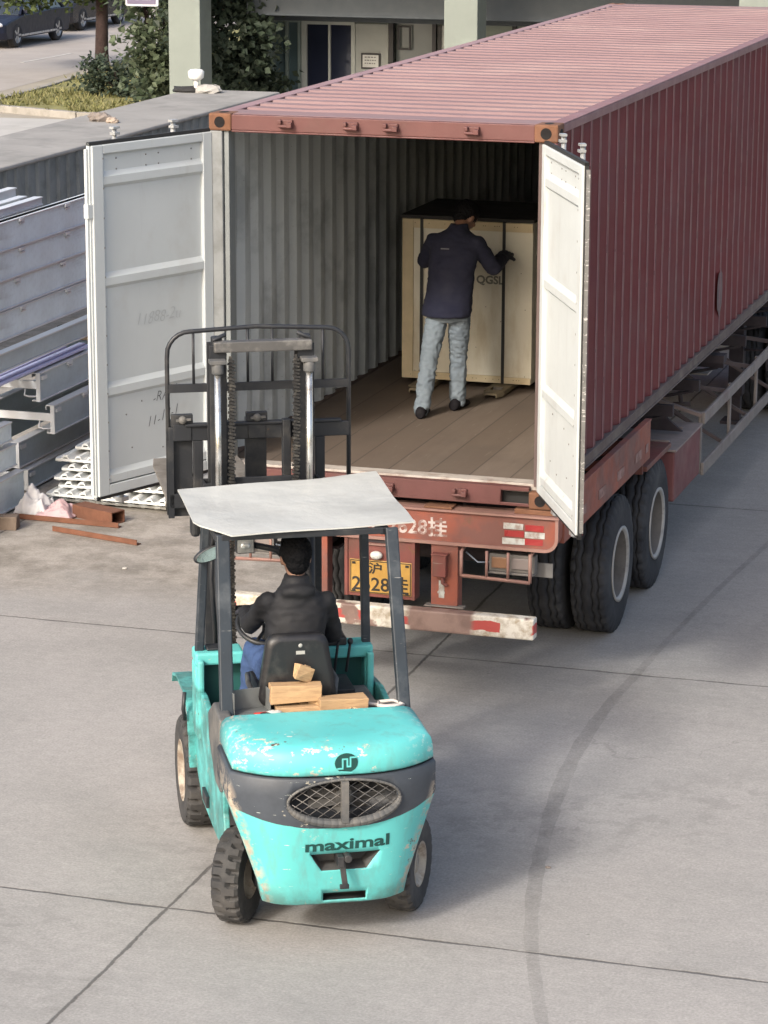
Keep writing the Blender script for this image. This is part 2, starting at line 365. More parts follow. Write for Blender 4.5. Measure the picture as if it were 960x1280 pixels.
gr=obj('grass',mb,L_grass,fixn=False); props(gr,'patchy yellow-green grass on the roadside verge','grass',kind='stuff')

# ------------------------------------------------ shed with ribbed wall and flat concrete roof
M_rib=pm('blue-grey ribbed sheet',(.17,.185,.19),.6,var=.12,vs=1.5,dirt=(.07,.08,.08),ds=2,scr=(.2,.21,.21))
t=thing('storage_shed','low grey ribbed-metal shed with wide flat concrete roof behind the steel stacks','shed',(-7.6,10,0))
mb=M(); pts=[]; y=-6.0
while y<21.2:
    for dy,dx in ((0,0),(.14,0),(.16,.035),(.20,.035),(.22,0)): pts.append((y+dy,dx))
    y+=.30
vs=[]; 
for (yy,dx) in pts:
    yy=min(yy,21.2); vs+=[(-7.06+dx,yy,.02),(-7.075+dx,yy,1.944)]
mb.add(vs,[(2*i,2*i+2,2*i+3,2*i+1) for i in range(len(pts)-1)]); mb.box((-8.3,21.15,.02),(-7.08,21.23,1.944)); mb.box((-8.32,-6,.02),(-8.24,21.2,1.944))
obj('wall_sheet',mb,M_rib,t,world=True)
mb=M(); mb.box((-8.45,-6.2,1.945),(-7.02,21.35,2.0)); obj('roof_slab',mb,M_capc,t,.03,world=True)
M_stone=pm('rubble',(.20,.17,.15),.9,var=.3,vs=8,bump=.6)
def rock(name,label,c,s,seed,mat=None,cat='stone',n=7):
    rnd=random.Random(seed); mb=M(); mb.ell((0,0,0),s,n); o0=rnd.random()*9
    mb.v=[tuple(Vector(v)*(1+.45*noise.noise(Vector(v)*9/max(s)*.35+Vector((o0,0,0))))) for v in mb.v]
    mb.sm=[False]*len(mb.f); o=obj(name,mb,mat or M_stone); o.location=c; return props(o,label,cat)
rock('broken_brick','dark piece of rubble lying alone on the shed roof',(-7.95,16.75,2.05),(.16,.10,.07),3,cat='rubble')
rock('broken_brick','small light chip beside the lone rubble on the shed roof',(-7.70,16.6,2.03),(.09,.06,.045),6,pm('light brick',(.33,.27,.22),.9),cat='rubble')
rock('flat_stone','flat grey stone on the shed roof, right of the white vent',(-8.0,20.9,2.05),(.22,.16,.07),9,pm('grey stone',(.33,.32,.30),.9),cat='stone')
rock('tyre_scrap','flat black scrap on the shed roof, left of the white vent',(-8.33,20.9,2.035),(.24,.14,.05),12,pm('black scrap',(.02,.02,.02),.8),cat='scrap')
t=thing('roof_vent','small white mushroom vent standing on the shed roof','vent',(-8.17,20.9,2.0))
Mw=pm('white vent paint',(.8,.8,.76),.5); mb=M(); mb.tube([(0,0,0),(0,0,.2)],.035,10); obj('pipe',mb,Mw,t)
mb=M(); mb.lathe([(.17,.0),(.17,.05),(.21,.11),(.30,.12),(.33,.09),(.34,0)],(0,0,0),'Z',16); obj('cap',mb,Mw,t)

# ------------------------------------------------ office building with pillars
M_plas=pm('grey-green render',(.28,.32,.285),.85,var=.06,vs=.7,dirt=(.18,.2,.18),ds=.8)
M_col=pm('pale green pillar paint',(.19,.215,.192),.7,var=.06,vs=1,dirt=(.26,.3,.26),ds=1.2)
M_can=pm('blue-grey canopy',(.085,.10,.115),.8,var=.08)
M_wall2=pm('light grey inner wall',(.44,.46,.44),.8,var=.08)
def mat_glass(name,c,r=.08):
    t=NT(name); return t.fin(t.mix(t.ramp(t.noise(.8,2),.3,.7,0,1),c,tuple(x*1.6 for x in c)),r,0,.8)
G_blue=mat_glass('dark blue glass',(.018,.022,.04)); G_teal=mat_glass('teal glass',(.08,.12,.13),.15)
M_fr=pm('white door frame',(.5,.53,.5),.5); M_dk=pm('dark frame',(.03,.03,.035),.5)
B=thing('office_building','grey-green office building with square pillars and glass doors behind the container','building',(-7,31,0))
mb=M()
# facade wall y=31 with openings (built as piers and lintel)
for a,b in ((-9.0,-8.95),(-8.95,-8.3),(-7.45,-5.3),(-3.6,3.0),(4.5,16)): mb.box((a,31.0,0),(b,31.3,3.2))
mb.box((-9.0,31.0,2.34),(16,31.3,3.2),0)
mb.v=[v for v in mb.v]
obj('wall',mb,M_plas,B,world=True)
mb=M(); mb.box((-9.0,30.97,0),(-8.36,30.995,2.3)); mb.box((-8.3,31.35,0),(-7.45,31.45,2.34)); obj('inner_wall',mb,M_wall2,B,world=True)
mb=M(); mb.box((-10.2,28.6,2.58),(16,31.0,3.3)); mb.box((-10.6,30.2,2.38),(16,30.9,2.58)); mb.box((-12.2,26.9,3.7),(16,28.599,4.3)); obj('canopy',mb,M_can,B,.01,world=True)
mb=M(); mb.box((-12.0,31.3,0.0),(16.,40,.15)); mb.box((-9,39.7,0),(16,40,8)); mb.box((-10.2,28.7,3.301),(16,40,7.0)); obj('upper_storey',mb,M_plas,B,world=True)
for x0 in (-11.02,-6.17,-1.3,3.55,8.4):
    mb=M(); mb.box((x0,27.0,0),(x0+.57,27.55,3.705)); obj('pillar',mb,M_col,B,.012,world=True)
d=M(); d.box((-10.0,30.93,0),(-9.9,31.05,2.34)); d.box((-9.05,30.93,0),(-8.98,31.05,2.34)); d.box((-9.9,30.93,2.27),(-9.05,31.05,2.34)); d.box((-9.49,30.94,.1),(-9.45,31.02,2.27)); fr=obj('door_frame',d,M_fr,B,world=True)
for a,b in ((-9.9,-9.49),(-9.45,-9.05)):
    d=M(); d.box((a,30.98,.05),(b,31.0,2.27)); obj('door_pane',d,G_blue,fr,world=True)
# glazed corner left of the door
d=M()
for x0 in (-10.95,-10.55,-10.3,-10.06): d.box((x0,30.6 if x0<-10.4 else 30.9,0),(x0+.05,31.0,2.38))
d.box((-10.95,30.88,.95),(-10.0,30.96,1.0)); d.box((-10.95,30.88,2.3),(-10.0,30.96,2.38)); fr=obj('corner_frame',d,pm('grey-green frame',(.25,.31,.29),.5),B,world=True)
d=M(); d.box((-10.9,30.98,0),(-10.02,31.0,2.38)); obj('corner_pane',d,G_teal,fr,world=True)
d=M(); d.box((-8.36,30.92,1.05),(-7.98,30.96,2.3)); 
fr=M(); fr.box((-8.33,30.90,0),(-8.25,30.99,2.34)); fr.box((-7.52,30.90,0),(-7.45,30.99,2.34)); w1=obj('window_frame',fr,M_dk,B,world=True)
d=M(); d.box((-8.25,31.1,0),(-7.52,31.12,2.34)); obj('window_pane',d,mat_glass('grey glass',(.14,.155,.15),.15),w1,world=True)
for (x0,z0,x1,z1) in ((-8.2,1.85,-7.95,2.28),(-8.2,1.45,-7.85,1.62)):
    d=M()
    for q in ((x0,z0,x1,z0+.03),(x0,z1-.03,x1,z1),(x0,z0+.03,x0+.03,z1-.03),(x1-.03,z0+.03,x1,z1-.03)): d.box((q[0],31.0,q[1]),(q[2],31.03,q[3]))
    obj('notice_frame',d,M_dk,w1,world=True)
d=M(); d.box((-7.42,30.93,0),(-7.36,31.0,2.3)); d.box((-7.28,30.93,0),(-7.2,31.0,2.3)); w2=obj('window_frame',d,M_dk,B,world=True)
d=M(); d.box((-7.36,30.96,0),(-7.28,30.99,2.3)); d.box((-7.2,30.96,0),(-6.9,30.99,2.3)); obj('window_pane',d,mat_glass('pale glass',(.3,.32,.31),.2),w2,world=True)
d=M(); d.box((-5.25,31.1,.9),(-3.65,31.12,2.34)); w3=obj('window_pane',d,G_teal,B,world=True)
d=M(); d.box((-5.3,30.95,0),(-5.2,31.05,2.34)); d.box((-4.5,30.95,0),(-4.42,31.05,2.34)); d.box((-3.7,30.95,0),(-3.6,31.05,2.34)); d.box((-5.3,31.0,0),(-3.6,31.2,.9)); obj('window_frame',d,M_dk,B,world=True)
d=M(); d.box((-6.05,30.93,2.2),(-5.98,30.99,3.0)); obj('cable_box',d,M_dk,B,world=True)
d=M(); d.box((-8.86,30.93,1.50),(-8.50,30.965,1.78)); nb=obj('notice_board',d,M_dk,None); nb.location=(0,0,0); props(nb,'small framed white notice on the office wall beside the dark door','notice')
d=M(); d.box((-8.83,30.925,1.53),(-8.53,30.929,1.75)); obj('notice_sheet',d,pm('paper',(.75,.76,.74),.8),nb)
M_print=pm('grey print',(.25,.25,.25),.8)
for k in range(3):
    x=-8.79; d=M()
    while x<-8.60: 
        wd=random.uniform(.02,.05); d.box((x,30.921,1.70-k*.055),(x+wd,30.924,1.72-k*.055)); x+=wd+.015
    obj('print_line',d,M_print,nb)
# sign hanging by the pillar (only its lower end is in the picture)
s=thing('hanging_sign','purple-grey sign board with white rim beside the left-hand pillar','sign',(-11.45,26.9,2.80))
d=M(); d.box((-.30,-.03,0),(.30,.03,.9)); obj('sign_rim',d,pm('white sign rim',(.7,.7,.75),.4),s,.03)
d=M(); d.box((-.26,-.04,.04),(.26,-.031,.85)); obj('sign_face',d,pm('purple-grey sign face',(.13,.11,.17),.4),s)
d=M(); d.box((-.17,-.046,.11),(.17,-.042,.13)); obj('sign_line',d,pm('sign line',(.45,.43,.5),.4),s)
d=M(); d.tube([(.30,0,.5),(.45,0,.5)],.03); obj('bracket',d,M_dk,s)

# ------------------------------------------------ cars on the far side of the road
def wheel_parts(parent,c,r,wd,rimr,mt,mr):
    wm=bpy.data.objects.new('wheel',None); col.objects.link(wm); wm.parent=parent; wm.location=c
    d=M(); d.lathe([(-wd/2,rimr),(-wd/2,r*.9),(-wd*.35,r),(wd*.35,r),(wd/2,r*.9),(wd/2,rimr)],(0,0,0),'X',28); obj('tyre',d,mt,wm)
    d=M(); d.lathe([(wd/2-.01,rimr),(wd/2-.05,rimr*.85),(wd/2-.03,rimr*.3),(wd/2-.02,0)],(0,0,0),'X',20); d.lathe([(-wd/2+.01,rimr),(-wd/2+.05,rimr*.85),(-wd/2+.03,0)],(0,0,0),'X',20)
    for k in range(5):
        a=k*2*PI/5; d.bar((wd/2-.01,math.cos(a)*rimr*.2,math.sin(a)*rimr*.2),(wd/2-.01,math.cos(a)*rimr*.95,math.sin(a)*rimr*.95),.05,.02,up=(1,0,0))
    obj('rim',d,mr,wm); return wm
M_tyre=pm('tyre rubber',(.028,.028,.03),.85,var=.2,dirt=(.09,.085,.08),ds=3,bump=.2)
M_alloy=pm('alloy rim',(.5,.5,.5),.35,.6)
def car(name,label,loc,rz,paint,L,W,H,suv=False):
    t=thing(name,label,'car',loc,rz)
    # stations along -y..y (front at +y); side profile
    hb=.92 if suv else .82
    low=[(-L/2,.45),(-L/2,.78),(-L/2+.08,hb+.03),(-L*.3,hb+.06),(L*.22,hb),(L*.42,hb-.12),(L/2-.02,.62),(L/2,.42),(L/2-.1,.24),(-L/2+.12,.24)]
    mb=M(); rings=[]
    for s_ in (-1,-.97,-.82,.82,.97,1):
        k=1-.05*(abs(s_)>.9)-.04*(abs(s_)>.98); rings.append([(s_*W/2,y*k if True else y,.2+(z-.2)*(1-.0*(abs(s_)>.9))) for y,z in low])
    mb.loft(rings,True,0,False); obj('body',mb,paint,t,.03)
    top=[(-L*.40 if not suv else -L*.47,hb+.02),(-L*.27 if not suv else -L*.42,H-.03),(-L*.08,H),(L*.06,H-.03),(L*.24,hb-.01)]
    mb=M(); a=[(-W/2*.93,y,z) if z<hb+.1 else (-W/2*.74,y,z) for y,z in top]; b=[(-x,y,z) for x,y,z in a]
    mb.loft([a,b],True,0,False); cb=obj('cabin_glass',mb,mat_glass('car glass',(.02,.025,.03),.05),t,.02)
    mb=M(); mb.loft([[(s*W/2*.70,y,z+.012) for y,z in ((top[1][0],H-.03),(top[2][0],H),(top[3][0],H-.03))] for s in (-1,1)],False,0,False,closed=False)
    for s in(-1,1):
        for i,j in ((0,1),(3,4)): mb.bar((s*W/2*(.94 if i in(0,4) else .75),top[i][0],top[i][1]+.01),(s*W/2*(.94 if j in(0,4) else .75),top[j][0],top[j][1]+.01),.06,.05)
        mb.bar((s*W/2*.95,-L*.08,hb),(s*W/2*.755,-L*.08,H),.05,.06)
    obj('roof',mb,paint,t)
    for s in(-1,1):
        d=M(); d.ell((s*W*.36,L/2-.1,.62),(.2,.1,.08),8); obj('headlight',d,pm('lamp glass',(.6,.62,.65),.1),t)
        d=M(); d.box((s*W*.5-.08,L*.16,hb+.02),(s*W*.5+.08,L*.19,hb+.14)); obj('door_mirror',d,paint,t,.02)
        d=M(); d.bar((s*W*.502,-L*.26,.30),(s*W*.502,L*.25,.30),.02,.05); obj('sill_trim',d,pm('chrome trim',(.5,.5,.5),.3,.5),t)
    for y in (-L*.29,L*.30):
        for s in(-1,1):
            wq=wheel_parts(t,(s*(W/2-.09),y,.32),.32,.2,.215,M_tyre,M_alloy)
            if s<0: wq.rotation_euler=(0,0,PI)
    return t
P1=pm('dark blue-black car paint',(.010,.013,.028),.4,var=.02,spec=.4,bump=.0)
car('parked_car','dark blue-black sedan parked nearest on the far side of the road',(-25.45,51.75,0),PI,P1,4.45,1.75,1.43)
car('parked_car','dark estate car behind the black sedan, half hidden by tree leaves',(-26.25,57.9,0),PI,pm('black car paint',(.02,.02,.025),.3,bump=0.),4.6,1.8,1.62,True)
# ================================================================ STEEL STACKS (left)
def mat_galv(name,c=(.66,.77,.83),r=.45,metal=.15,dirt=(.36,.41,.44)):
    t=NT(name); v=t.vor(22); n=t.noise(1.5,5); cc=t.mul(c,t.ramp(v,0,.6,.96,1.03)); cc=t.mul(cc,t.ramp(n,.3,.7,.85,1.12))
    cc=t.mix(t.ramp(t.noise(3,6,.7,t.map((1,.4,2))),.55,.72,0,.6),cc,dirt); t.bump(t.noise(4,2),.12,.02)
    return t.fin(cc,t.ramp(n,.3,.7,r-.08,r+.12),metal)
M_galv=mat_galv('galvanised steel'); M_galv2=mat_galv('blue-grey galvanised steel',(.42,.50,.54),.45,.15)
M_edge=pm('bright zinc flange',(.62,.64,.66),.45,.25,var=.08); M_film=pm('blue-violet protective film',(.46,.48,.72),.35,var=.03,vs=4,bump=0.)
M_wood_d=pm('old dunnage timber',(.07,.055,.042),.9,var=.3,vs=4,stretch=(8,1,8))
def beam(label,x,y0,y1,z,h,w=.55,mat=None,group='galvanised channel beams in the stacks',name='channel_beam',clips=True,end=True):
    mat=mat or M_galv
    t=thing(name,label,'steel beam',(x,y0,z),0,group); L=y1-y0
    mb=M(); mb.box((-.006,0,.012),(0,L,h-.012)); mb.box((-w,0,.012),(-w+.006,L,h-.012)); obj('web',mb,mat,t)
    mb=M(); mb.box((-.075,0,h-.012),(.012,L,h)); mb.box((-.075,0,0),(.012,L,.012)); mb.box((-.078,0,h-.045),(-.072,L,h-.013)); mb.box((-w-.012,0,h-.012),(-w+.075,L,h)); obj('flange',mb,M_edge,t)
    if end:
        mb=M(); mb.box((-w+.01,.02,h*.42),(-.01,.045,h*.42+.07)); mb.box((-.03,-.012,.0),(.010,-.001,h)); mb.tube([(-.15,.03,h*.42),(-.15,.0,h*.2),(-.11,.0,h*.16),(-.03,.0,h*.18)],.009,6); mb.box((-.01,.03,h-.07),(.02,.13,h-.035)); obj('end_plate',mb,M_edge,t)
    if clips:
        mb=M(); y=.55 + random.uniform(0,.2)
        while y<L-.2: mb.box((.001,y,h-.035),(.022,y+.10,h-.008)); mb.box((.001,y+.03,h-.06),(.012,y+.12,h-.045)); y+=1.0
        obj('clip',mb,M_edge,t)
    return t
hs=.262
for i in range(4):
    z=1.455+i*hs; beam(['lowest of the four large grey channel panels above the dark gap','second from bottom of the four large grey channel panels','third from bottom of the four large grey channel panels','topmost of the four large grey channel panels'][i],-3.62+random.uniform(-.012,.012),3.0,11.5,z,hs-.006,.09,end=False)
beam('narrow bright channel lying on top of the panels, nearer the door',-3.75,3.1,5.55,2.50,.075,.22,M_edge,clips=False,end=False)
beam('narrow bright channel lying on top of the panels, farther back',-4.1,3.1,5.75,2.50,.12,.25,M_edge,clips=False,end=False)
beam('open channel directly below the dark gap of the stack',-3.58,3.3,11,1.20,.17,.6,M_galv2,clips=False,end=False)
beam('channel whose end shows just below the violet-wrapped strips',-3.55,4.95,11,.80,.265,.6,M_galv2)
beam('channel second below the violet-wrapped strips, end shown by the white sheets',-3.44,5.0,11,.50,.265,.65,M_galv2)
beam('channel third below the violet-wrapped strips, end nearest the cloths',-3.66,4.7,11,.23,.24,.6,M_galv2)
beam('channel at the foot of the back stack, resting on the ground',-3.60,4.75,11,.02,.19,.6,M_galv2,clips=False)
beam('upper short channel of the front stack at the left picture edge',-3.50,2.4,4.22,.60,.17,.7,M_galv,end=True,clips=False)
beam('middle short channel of the front stack at the left picture edge',-3.50,2.4,4.30,.36,.20,.7,M_galv,clips=False)
beam('bottom short channel of the front stack, beside the white cloth',-3.44,2.3,4.32,.02,.30,.7,M_galv,clips=False)
for i,(x,y0,y1,z,a) in enumerate(((-3.62,3.4,6.15,1.085,0),(-3.74,3.35,5.95,1.10,.01),(-3.86,3.3,5.75,1.115,.015))):
    mb=M(); mb.box((-.05,0,0),(.05,y1-y0,.03)); mb.box((-.045,.02,.03),(.02,y1-y0-.03,.05))
    o=obj('wrapped_strip',mb,M_film,None,.008); o.location=(x,y0,z); o.rotation_euler=(0,0,a)
    props(o,['violet-wrapped steel strip, nearest of the three to the white door','violet-wrapped steel strip in the middle of the three','violet-wrapped steel strip farthest back of the three'][i],'steel strip','violet-wrapped steel strips')
for i,(y,z0,z1) in enumerate(((3.35,.785,1.195),(4.2,.79,1.08),(6.6,1.07,1.195),(9.6,1.07,1.195))):
    if i==1: continue
    mb=M(); mb.box((-.1,-.05,0),(.35,.05,z1-z0)); o=obj('timber_spacer',mb,M_wood_d,None,.006); o.location=(-3.98,y,z0); props(o,['tall timber spacer in front of the dark gap at the left edge','','dark timber spacer deep in the stack gap behind the left door','dark timber spacer farthest back in the stack gap'][i],'timber')
for i,(y,z) in enumerate(((3.4,1.375),(7.0,1.375),(10.,1.375))):
    mb=M(); mb.box((.24,-.05,0),(.345,.05,.075)); o=obj('timber_batten',mb,M_wood_d,None,.006); o.location=(-3.98,y,z); props(o,['timber batten under the large panels at the left edge','timber batten under the large panels behind the left door','timber batten under the large panels, farthest back'][i],'timber')

# white corrugated sheets, each one a thing
M_sheet=pm('white coated sheet',(.70,.72,.70),.45,var=.08,dirt=(.35,.35,.33),ds=4,da=(.55,.75))
def wavy(w,L,amp=.026,per=.125,th=.02):
    mb=M(); n=int(w/per*8); top=[];bot=[]
    for i in range(n+1):
        x=-w/2+w*i/n; z=amp*max(-.8,min(.8,1.4*math.sin(2*PI*x/per))); top.append((x,z+th)); bot.append((x,z))
    k=n+1; vs=[(x,0,z) for x,z in top]+[(x,0,z) for x,z in bot]+[(x,L,z) for x,z in top]+[(x,L,z) for x,z in bot]; fs=[]
    for i in range(n): fs+=[(i,i+1,k+i+1,k+i),(2*k+i,2*k+i+1,i+1,i),(k+i,k+i+1,3*k+i+1,3*k+i),(2*k+i+1,2*k+i,3*k+i,3*k+i+1)]
    fs+=[(0,k,3*k,2*k),(n,2*k+n,3*k+n,k+n)]
    mb.add(vs,fs); mb.box((-w/2,-.012,-.012),(w/2,-.001,.010)); return mb
ordn=['bottom','second','third','fourth','fifth','sixth','seventh','eighth','ninth','tenth']
rnd=random.Random(5)
for i in range(10):
    o=obj('corrugated_sheet',wavy(1.12 if i<7 else .85,2.6),M_sheet,None); o.location=(-2.68+rnd.uniform(-.07,.07)+(.12 if i>=7 else 0)+(-.06 if i<2 else 0),4.45+rnd.uniform(-.08,.08)+(.06*i if i>1 else 0),.03+i*.064); o.rotation_euler=(R(rnd.uniform(-.6,.6)),R(rnd.uniform(-1.2,1.2)),R(rnd.uniform(-5,5)-3*(i>6)))
    props(o,f'white corrugated sheet, {ordn[i]} of the pile left of the open door'.replace('bottom of','lowest of'),'sheet','white corrugated sheets')
for i in range(3):
    o=obj('corrugated_sheet',wavy(1.0,2.4),M_sheet,None); o.location=(-2.02+rnd.uniform(-.06,.06),4.75+i*.08,.03+i*.06); o.rotation_euler=(0,R(rnd.uniform(-1,1)),R(-14+rnd.uniform(-4,4)))
    props(o,f"white corrugated sheet, {['lowest','middle','top'][i]} of the low pile under the left door",'sheet','white corrugated sheets')
# cloths
def cloth(name,label,c,w,d,h,mat,seed,rz=0):
    mb=M(); n=26; vs=[]
    for j in range(n):
        for i in range(n):
            u=i/(n-1)*2-1; v=j/(n-1)*2-1; p=Vector((u*2.2+seed,v*2.2,seed)); r=max(abs(u),abs(v)); rr=1+.22*noise.noise(Vector((u*2,v*2,seed+5)))
            z=h*max(0,(1-r**2.2))*(.6+.45*noise.noise(p*.55))+.028*(1-abs(noise.noise(p*1.3))*3)*(1-r*.5); vs.append((u*w/2*rr,v*d/2*rr,max(.006,z)+.01))
    mb.add(vs,[(j*n+i,j*n+i+1,(j+1)*n+i+1,(j+1)*n+i) for j in range(n-1) for i in range(n-1)],0,True)
    o=obj(name,mb,mat,None); sol=o.modifiers.new('solid','SOLIDIFY'); sol.thickness=.006; o.location=c; o.rotation_euler=(0,0,rz); return props(o,label,'cloth')
cloth('rag','crumpled white cloth heaped on the ground beside the grey channels',(-3.22,4.08,.0),.30,.32,.30,pm('white cloth',(.58,.57,.57),.9,bump=.3,bs=40),3.)
cloth('rag','crumpled pale pink cloth lying beside the white cloth',(-2.98,4.02,.0),.34,.30,.14,pm('pink cloth',(.52,.36,.37),.9,bump=.3,bs=40),8.)
M_rust=pm('rusted steel',(.16,.068,.04),.9,var=.3,vs=6,dirt=(.11,.05,.03),ds=6,bump=.5,bs=80)
mb=M(); mb.box((-.24,-.08,.0),(.24,-.072,.11)); mb.box((-.24,.072,0),(.24,.08,.11)); mb.box((-.24,-.072,.102),(.24,.072,.11)); mb.box((-.24,-.072,.0),(.24,.072,.008)); 
o=obj('rusty_box_section',mb,M_rust,None); o.location=(-2.60,4.02,.0); o.rotation_euler=(0,0,R(-22)); props(o,'short rusty box section lying below the white sheets','steel section')
for (a,b,l,nm) in (((-3.3,3.84),(-2.31,3.80),'long rusty flat bar lying against the rusty box section','s'),((-2.80,3.53),(-1.93,3.30),'separate rusty bar lying alone on the open ground','t')):
    mb=M(); dx,dy=b[0]-a[0],b[1]-a[1]; L=math.hypot(dx,dy); mb.box((0,-.03,0),(L,.03,.006)); mb.box((0,-.03,.006),(L,-.024,.045))
    o=obj('rusty_bar',mb,M_rust,None); o.location=(*a,.005); o.rotation_euler=(0,0,math.atan2(dy,dx)); props(o,l,'steel bar')
M_block=pm('weathered wood block',(.17,.13,.10),.9,var=.25,vs=9,bump=.5,bs=30)
mb=M(); mb.obox((0,0,.055),(.26,.14,.11),R(12),mi=0,jit=.012); o=obj('wood_block',mb,M_block,None,.01); o.location=(-3.25,3.48,.0); props(o,'weathered brown wood block lying at the left picture edge','wood block')

# ================================================================ CONTAINER
H0=1.406; H1=H0+2.591; Wc=2.438; Lc=12.192
M_mar=pm('maroon container paint',(.125,.021,.024),.52,var=.14,vs=1.2,dirt=(.12,.04,.045),ds=1.1,da=(.5,.72),rust=(.12,.07,.05),rs=2.3,ra=(.70,.73),scr=(.36,.20,.19),sa=(.74,.78),bump=.2,bs=30)
def add_streaks(mat,c1=(.19,.075,.075),c2=(.075,.035,.025)):
    nt=mat.node_tree; b=[n for n in nt.nodes if n.type=='BSDF_PRINCIPLED'][0]; src=b.inputs['Base Color'].links[0].from_socket
    t=NT.__new__(NT); t.m=mat; t.t=nt; t.n=nt.nodes; t.b=b; t.co=[n for n in nt.nodes if n.type=='TEX_COORD'][0].outputs['Object']
    c=t.mix(t.math('MULTIPLY',t.ramp(t.noise(1,6,.7,t.map((7,7,.45))),.56,.70,0,.6),t.ramp(t.noise(.6,3),.42,.6)),src,c1)
    c=t.mix(t.ramp(t.noise(1,7,.75,t.map((16,16,.8),loc=(5,2,1))),.64,.72,0,.75),c,c2); nt.links.new(c,b.inputs['Base Color'])
add_streaks(M_mar)
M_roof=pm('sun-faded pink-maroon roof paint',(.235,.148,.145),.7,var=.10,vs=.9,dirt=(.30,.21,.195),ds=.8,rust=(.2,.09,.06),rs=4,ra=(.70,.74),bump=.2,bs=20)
M_hdr=pm('faded red header paint',(.115,.042,.038),.6,var=.15,vs=2.5,dirt=(.10,.05,.04),ds=3,rust=(.15,.065,.03),rs=5,ra=(.64,.68))
M_cast=pm('rusty orange corner casting',(.165,.075,.04),.85,var=.25,vs=9,dirt=(.10,.048,.03),ds=10,bump=.5,bs=80)
M_cwhite=pm('white inner door paint',(.52,.55,.55),.5,var=.05,vs=1.5,dirt=(.45,.45,.43),ds=1.8,da=(.55,.8),rust=(.25,.2,.16),rs=8,ra=(.72,.75),bump=.1,bs=20)
M_cgrey=pm('pale grey inner wall paint',(.47,.50,.505),.55,var=.08,vs=1.2,dirt=(.30,.32,.325),ds=1.6,da=(.5,.62),rust=(.14,.1,.08),rs=6,ra=(.70,.74),scr=(.15,.14,.13),sa=(.72,.76))
M_rail=pm('dusty grey-brown bottom rail',(.12,.09,.08),.8,var=.2,vs=3,dirt=(.2,.17,.14),ds=4)
add_streaks(M_cwhite,(.43,.44,.43),(.32,.27,.22))
M_gask=pm('black rubber gasket',(.02,.02,.02),.7); M_zinc=pm('zinc lock rod',(.42,.43,.43),.45,.5,var=.2,rust=(.2,.1,.06),rs=20,ra=(.6,.7))
C=thing('shipping_container','long maroon corrugated freight container with open white doors, loaded on the red trailer','container',(1.219,0,H0))
def cyprof(y0,y1,per=.278,dep=.036,a=.072,s=.068,b=.070):
    p=[(y0,0)]; y=y0+.05
    while y+per<y1: p+=[(y,0),(y+s,dep),(y+s+b,dep),(y+s+b+s,0)]; y+=per
    p.append((y1,0)); return p
def sheet(prof,f,mi=0,dents=True):
    mb=M(); vs=[]
    n=10
    for y,d in prof:
        for k in range(n+1):
            q=d+(.012*max(0,noise.noise(Vector((y*.9,k*.55,4)))-.12)+.003*noise.noise(Vector((y*2.3,k*.9,9))))*(1 if 0<k<n and dents else 0); vs.append(f(y,q,k/n))
    mb.add(vs,[(i*(n+1)+k,(i+1)*(n+1)+k,(i+1)*(n+1)+k+1,i*(n+1)+k+1) for i in range(len(prof)-1) for k in range(n)],mi); return mb
zb,zt=H0+.172,H1-.05
M_sunlit=pm('painted sunlight on the crests',(.40,.19,.20),.8,var=.35,vs=7)  # pale strips paint in the sun catching the rib slopes
def sunlit_edges(mb,x,s):
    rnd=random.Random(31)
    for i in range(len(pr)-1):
        if pr[i][1]>.03 and pr[i+1][1]<.001:   # slope that faces the camera end of the box: sunlit tone coloured along its outer edge
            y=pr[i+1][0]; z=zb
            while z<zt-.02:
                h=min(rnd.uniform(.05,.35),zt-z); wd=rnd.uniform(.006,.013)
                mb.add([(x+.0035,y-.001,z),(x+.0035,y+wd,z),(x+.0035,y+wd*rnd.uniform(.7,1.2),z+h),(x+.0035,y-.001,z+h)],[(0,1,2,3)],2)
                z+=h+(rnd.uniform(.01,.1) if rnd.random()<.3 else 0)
pr=cyprof(.16,Lc-.12)
mb=sheet(pr,lambda y,d,k:(Wc-.012-d,y,zb+(zt-zb)*k)); mb.join(sheet(pr,lambda y,d,k:(Wc-.0145-d,y,zb+(zt-zb)*k)),1); sunlit_edges(mb,Wc-.012,1); obj('side_panel',mb,[M_mar,M_cgrey,M_sunlit],C,world=True,fixn=False)
mb=sheet(pr,lambda y,d,k:(.012+d,y,zb+(zt-zb)*k)); mb.join(sheet(pr,lambda y,d,k:(.0145+d,y,zb+(zt-zb)*k)),1); obj('side_panel',mb,[M_mar,M_cgrey],C,world=True,fixn=False)
mb=M(); n=0
prf=cyprof(.12,Wc-.12,.25,.04)
mb=sheet(prf,lambda x,d,k:(x,Lc-.02-d,zb+(zt-zb)*k)); mb.join(sheet(prf,lambda x,d,k:(x,Lc-.0225-d,zb+(zt-zb)*k)),1); obj('front_panel',mb,[M_mar,pm('inner front with painted shade',(.07,.075,.085),.7)],C,world=True,fixn=False)  # inner face coloured dark to stand for the shade at the far end
rp=cyprof(.30,Lc-.2,.262,.022,.06,.03,.09)
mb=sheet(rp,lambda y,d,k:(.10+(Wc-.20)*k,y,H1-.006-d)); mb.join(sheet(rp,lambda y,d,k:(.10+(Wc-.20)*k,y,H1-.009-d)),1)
mb.box((.06,.06,H1-.02),(Wc-.06,.31,H1-.004)); mb.box((.06,Lc-.21,H1-.02),(Wc-.06,Lc-.05,H1-.004)); obj('roof_panel',mb,[M_roof,pm('inner roof with painted shade',(.08,.085,.09),.7)],C,world=True,fixn=False)  # underside darkened in colour for the unlit interior
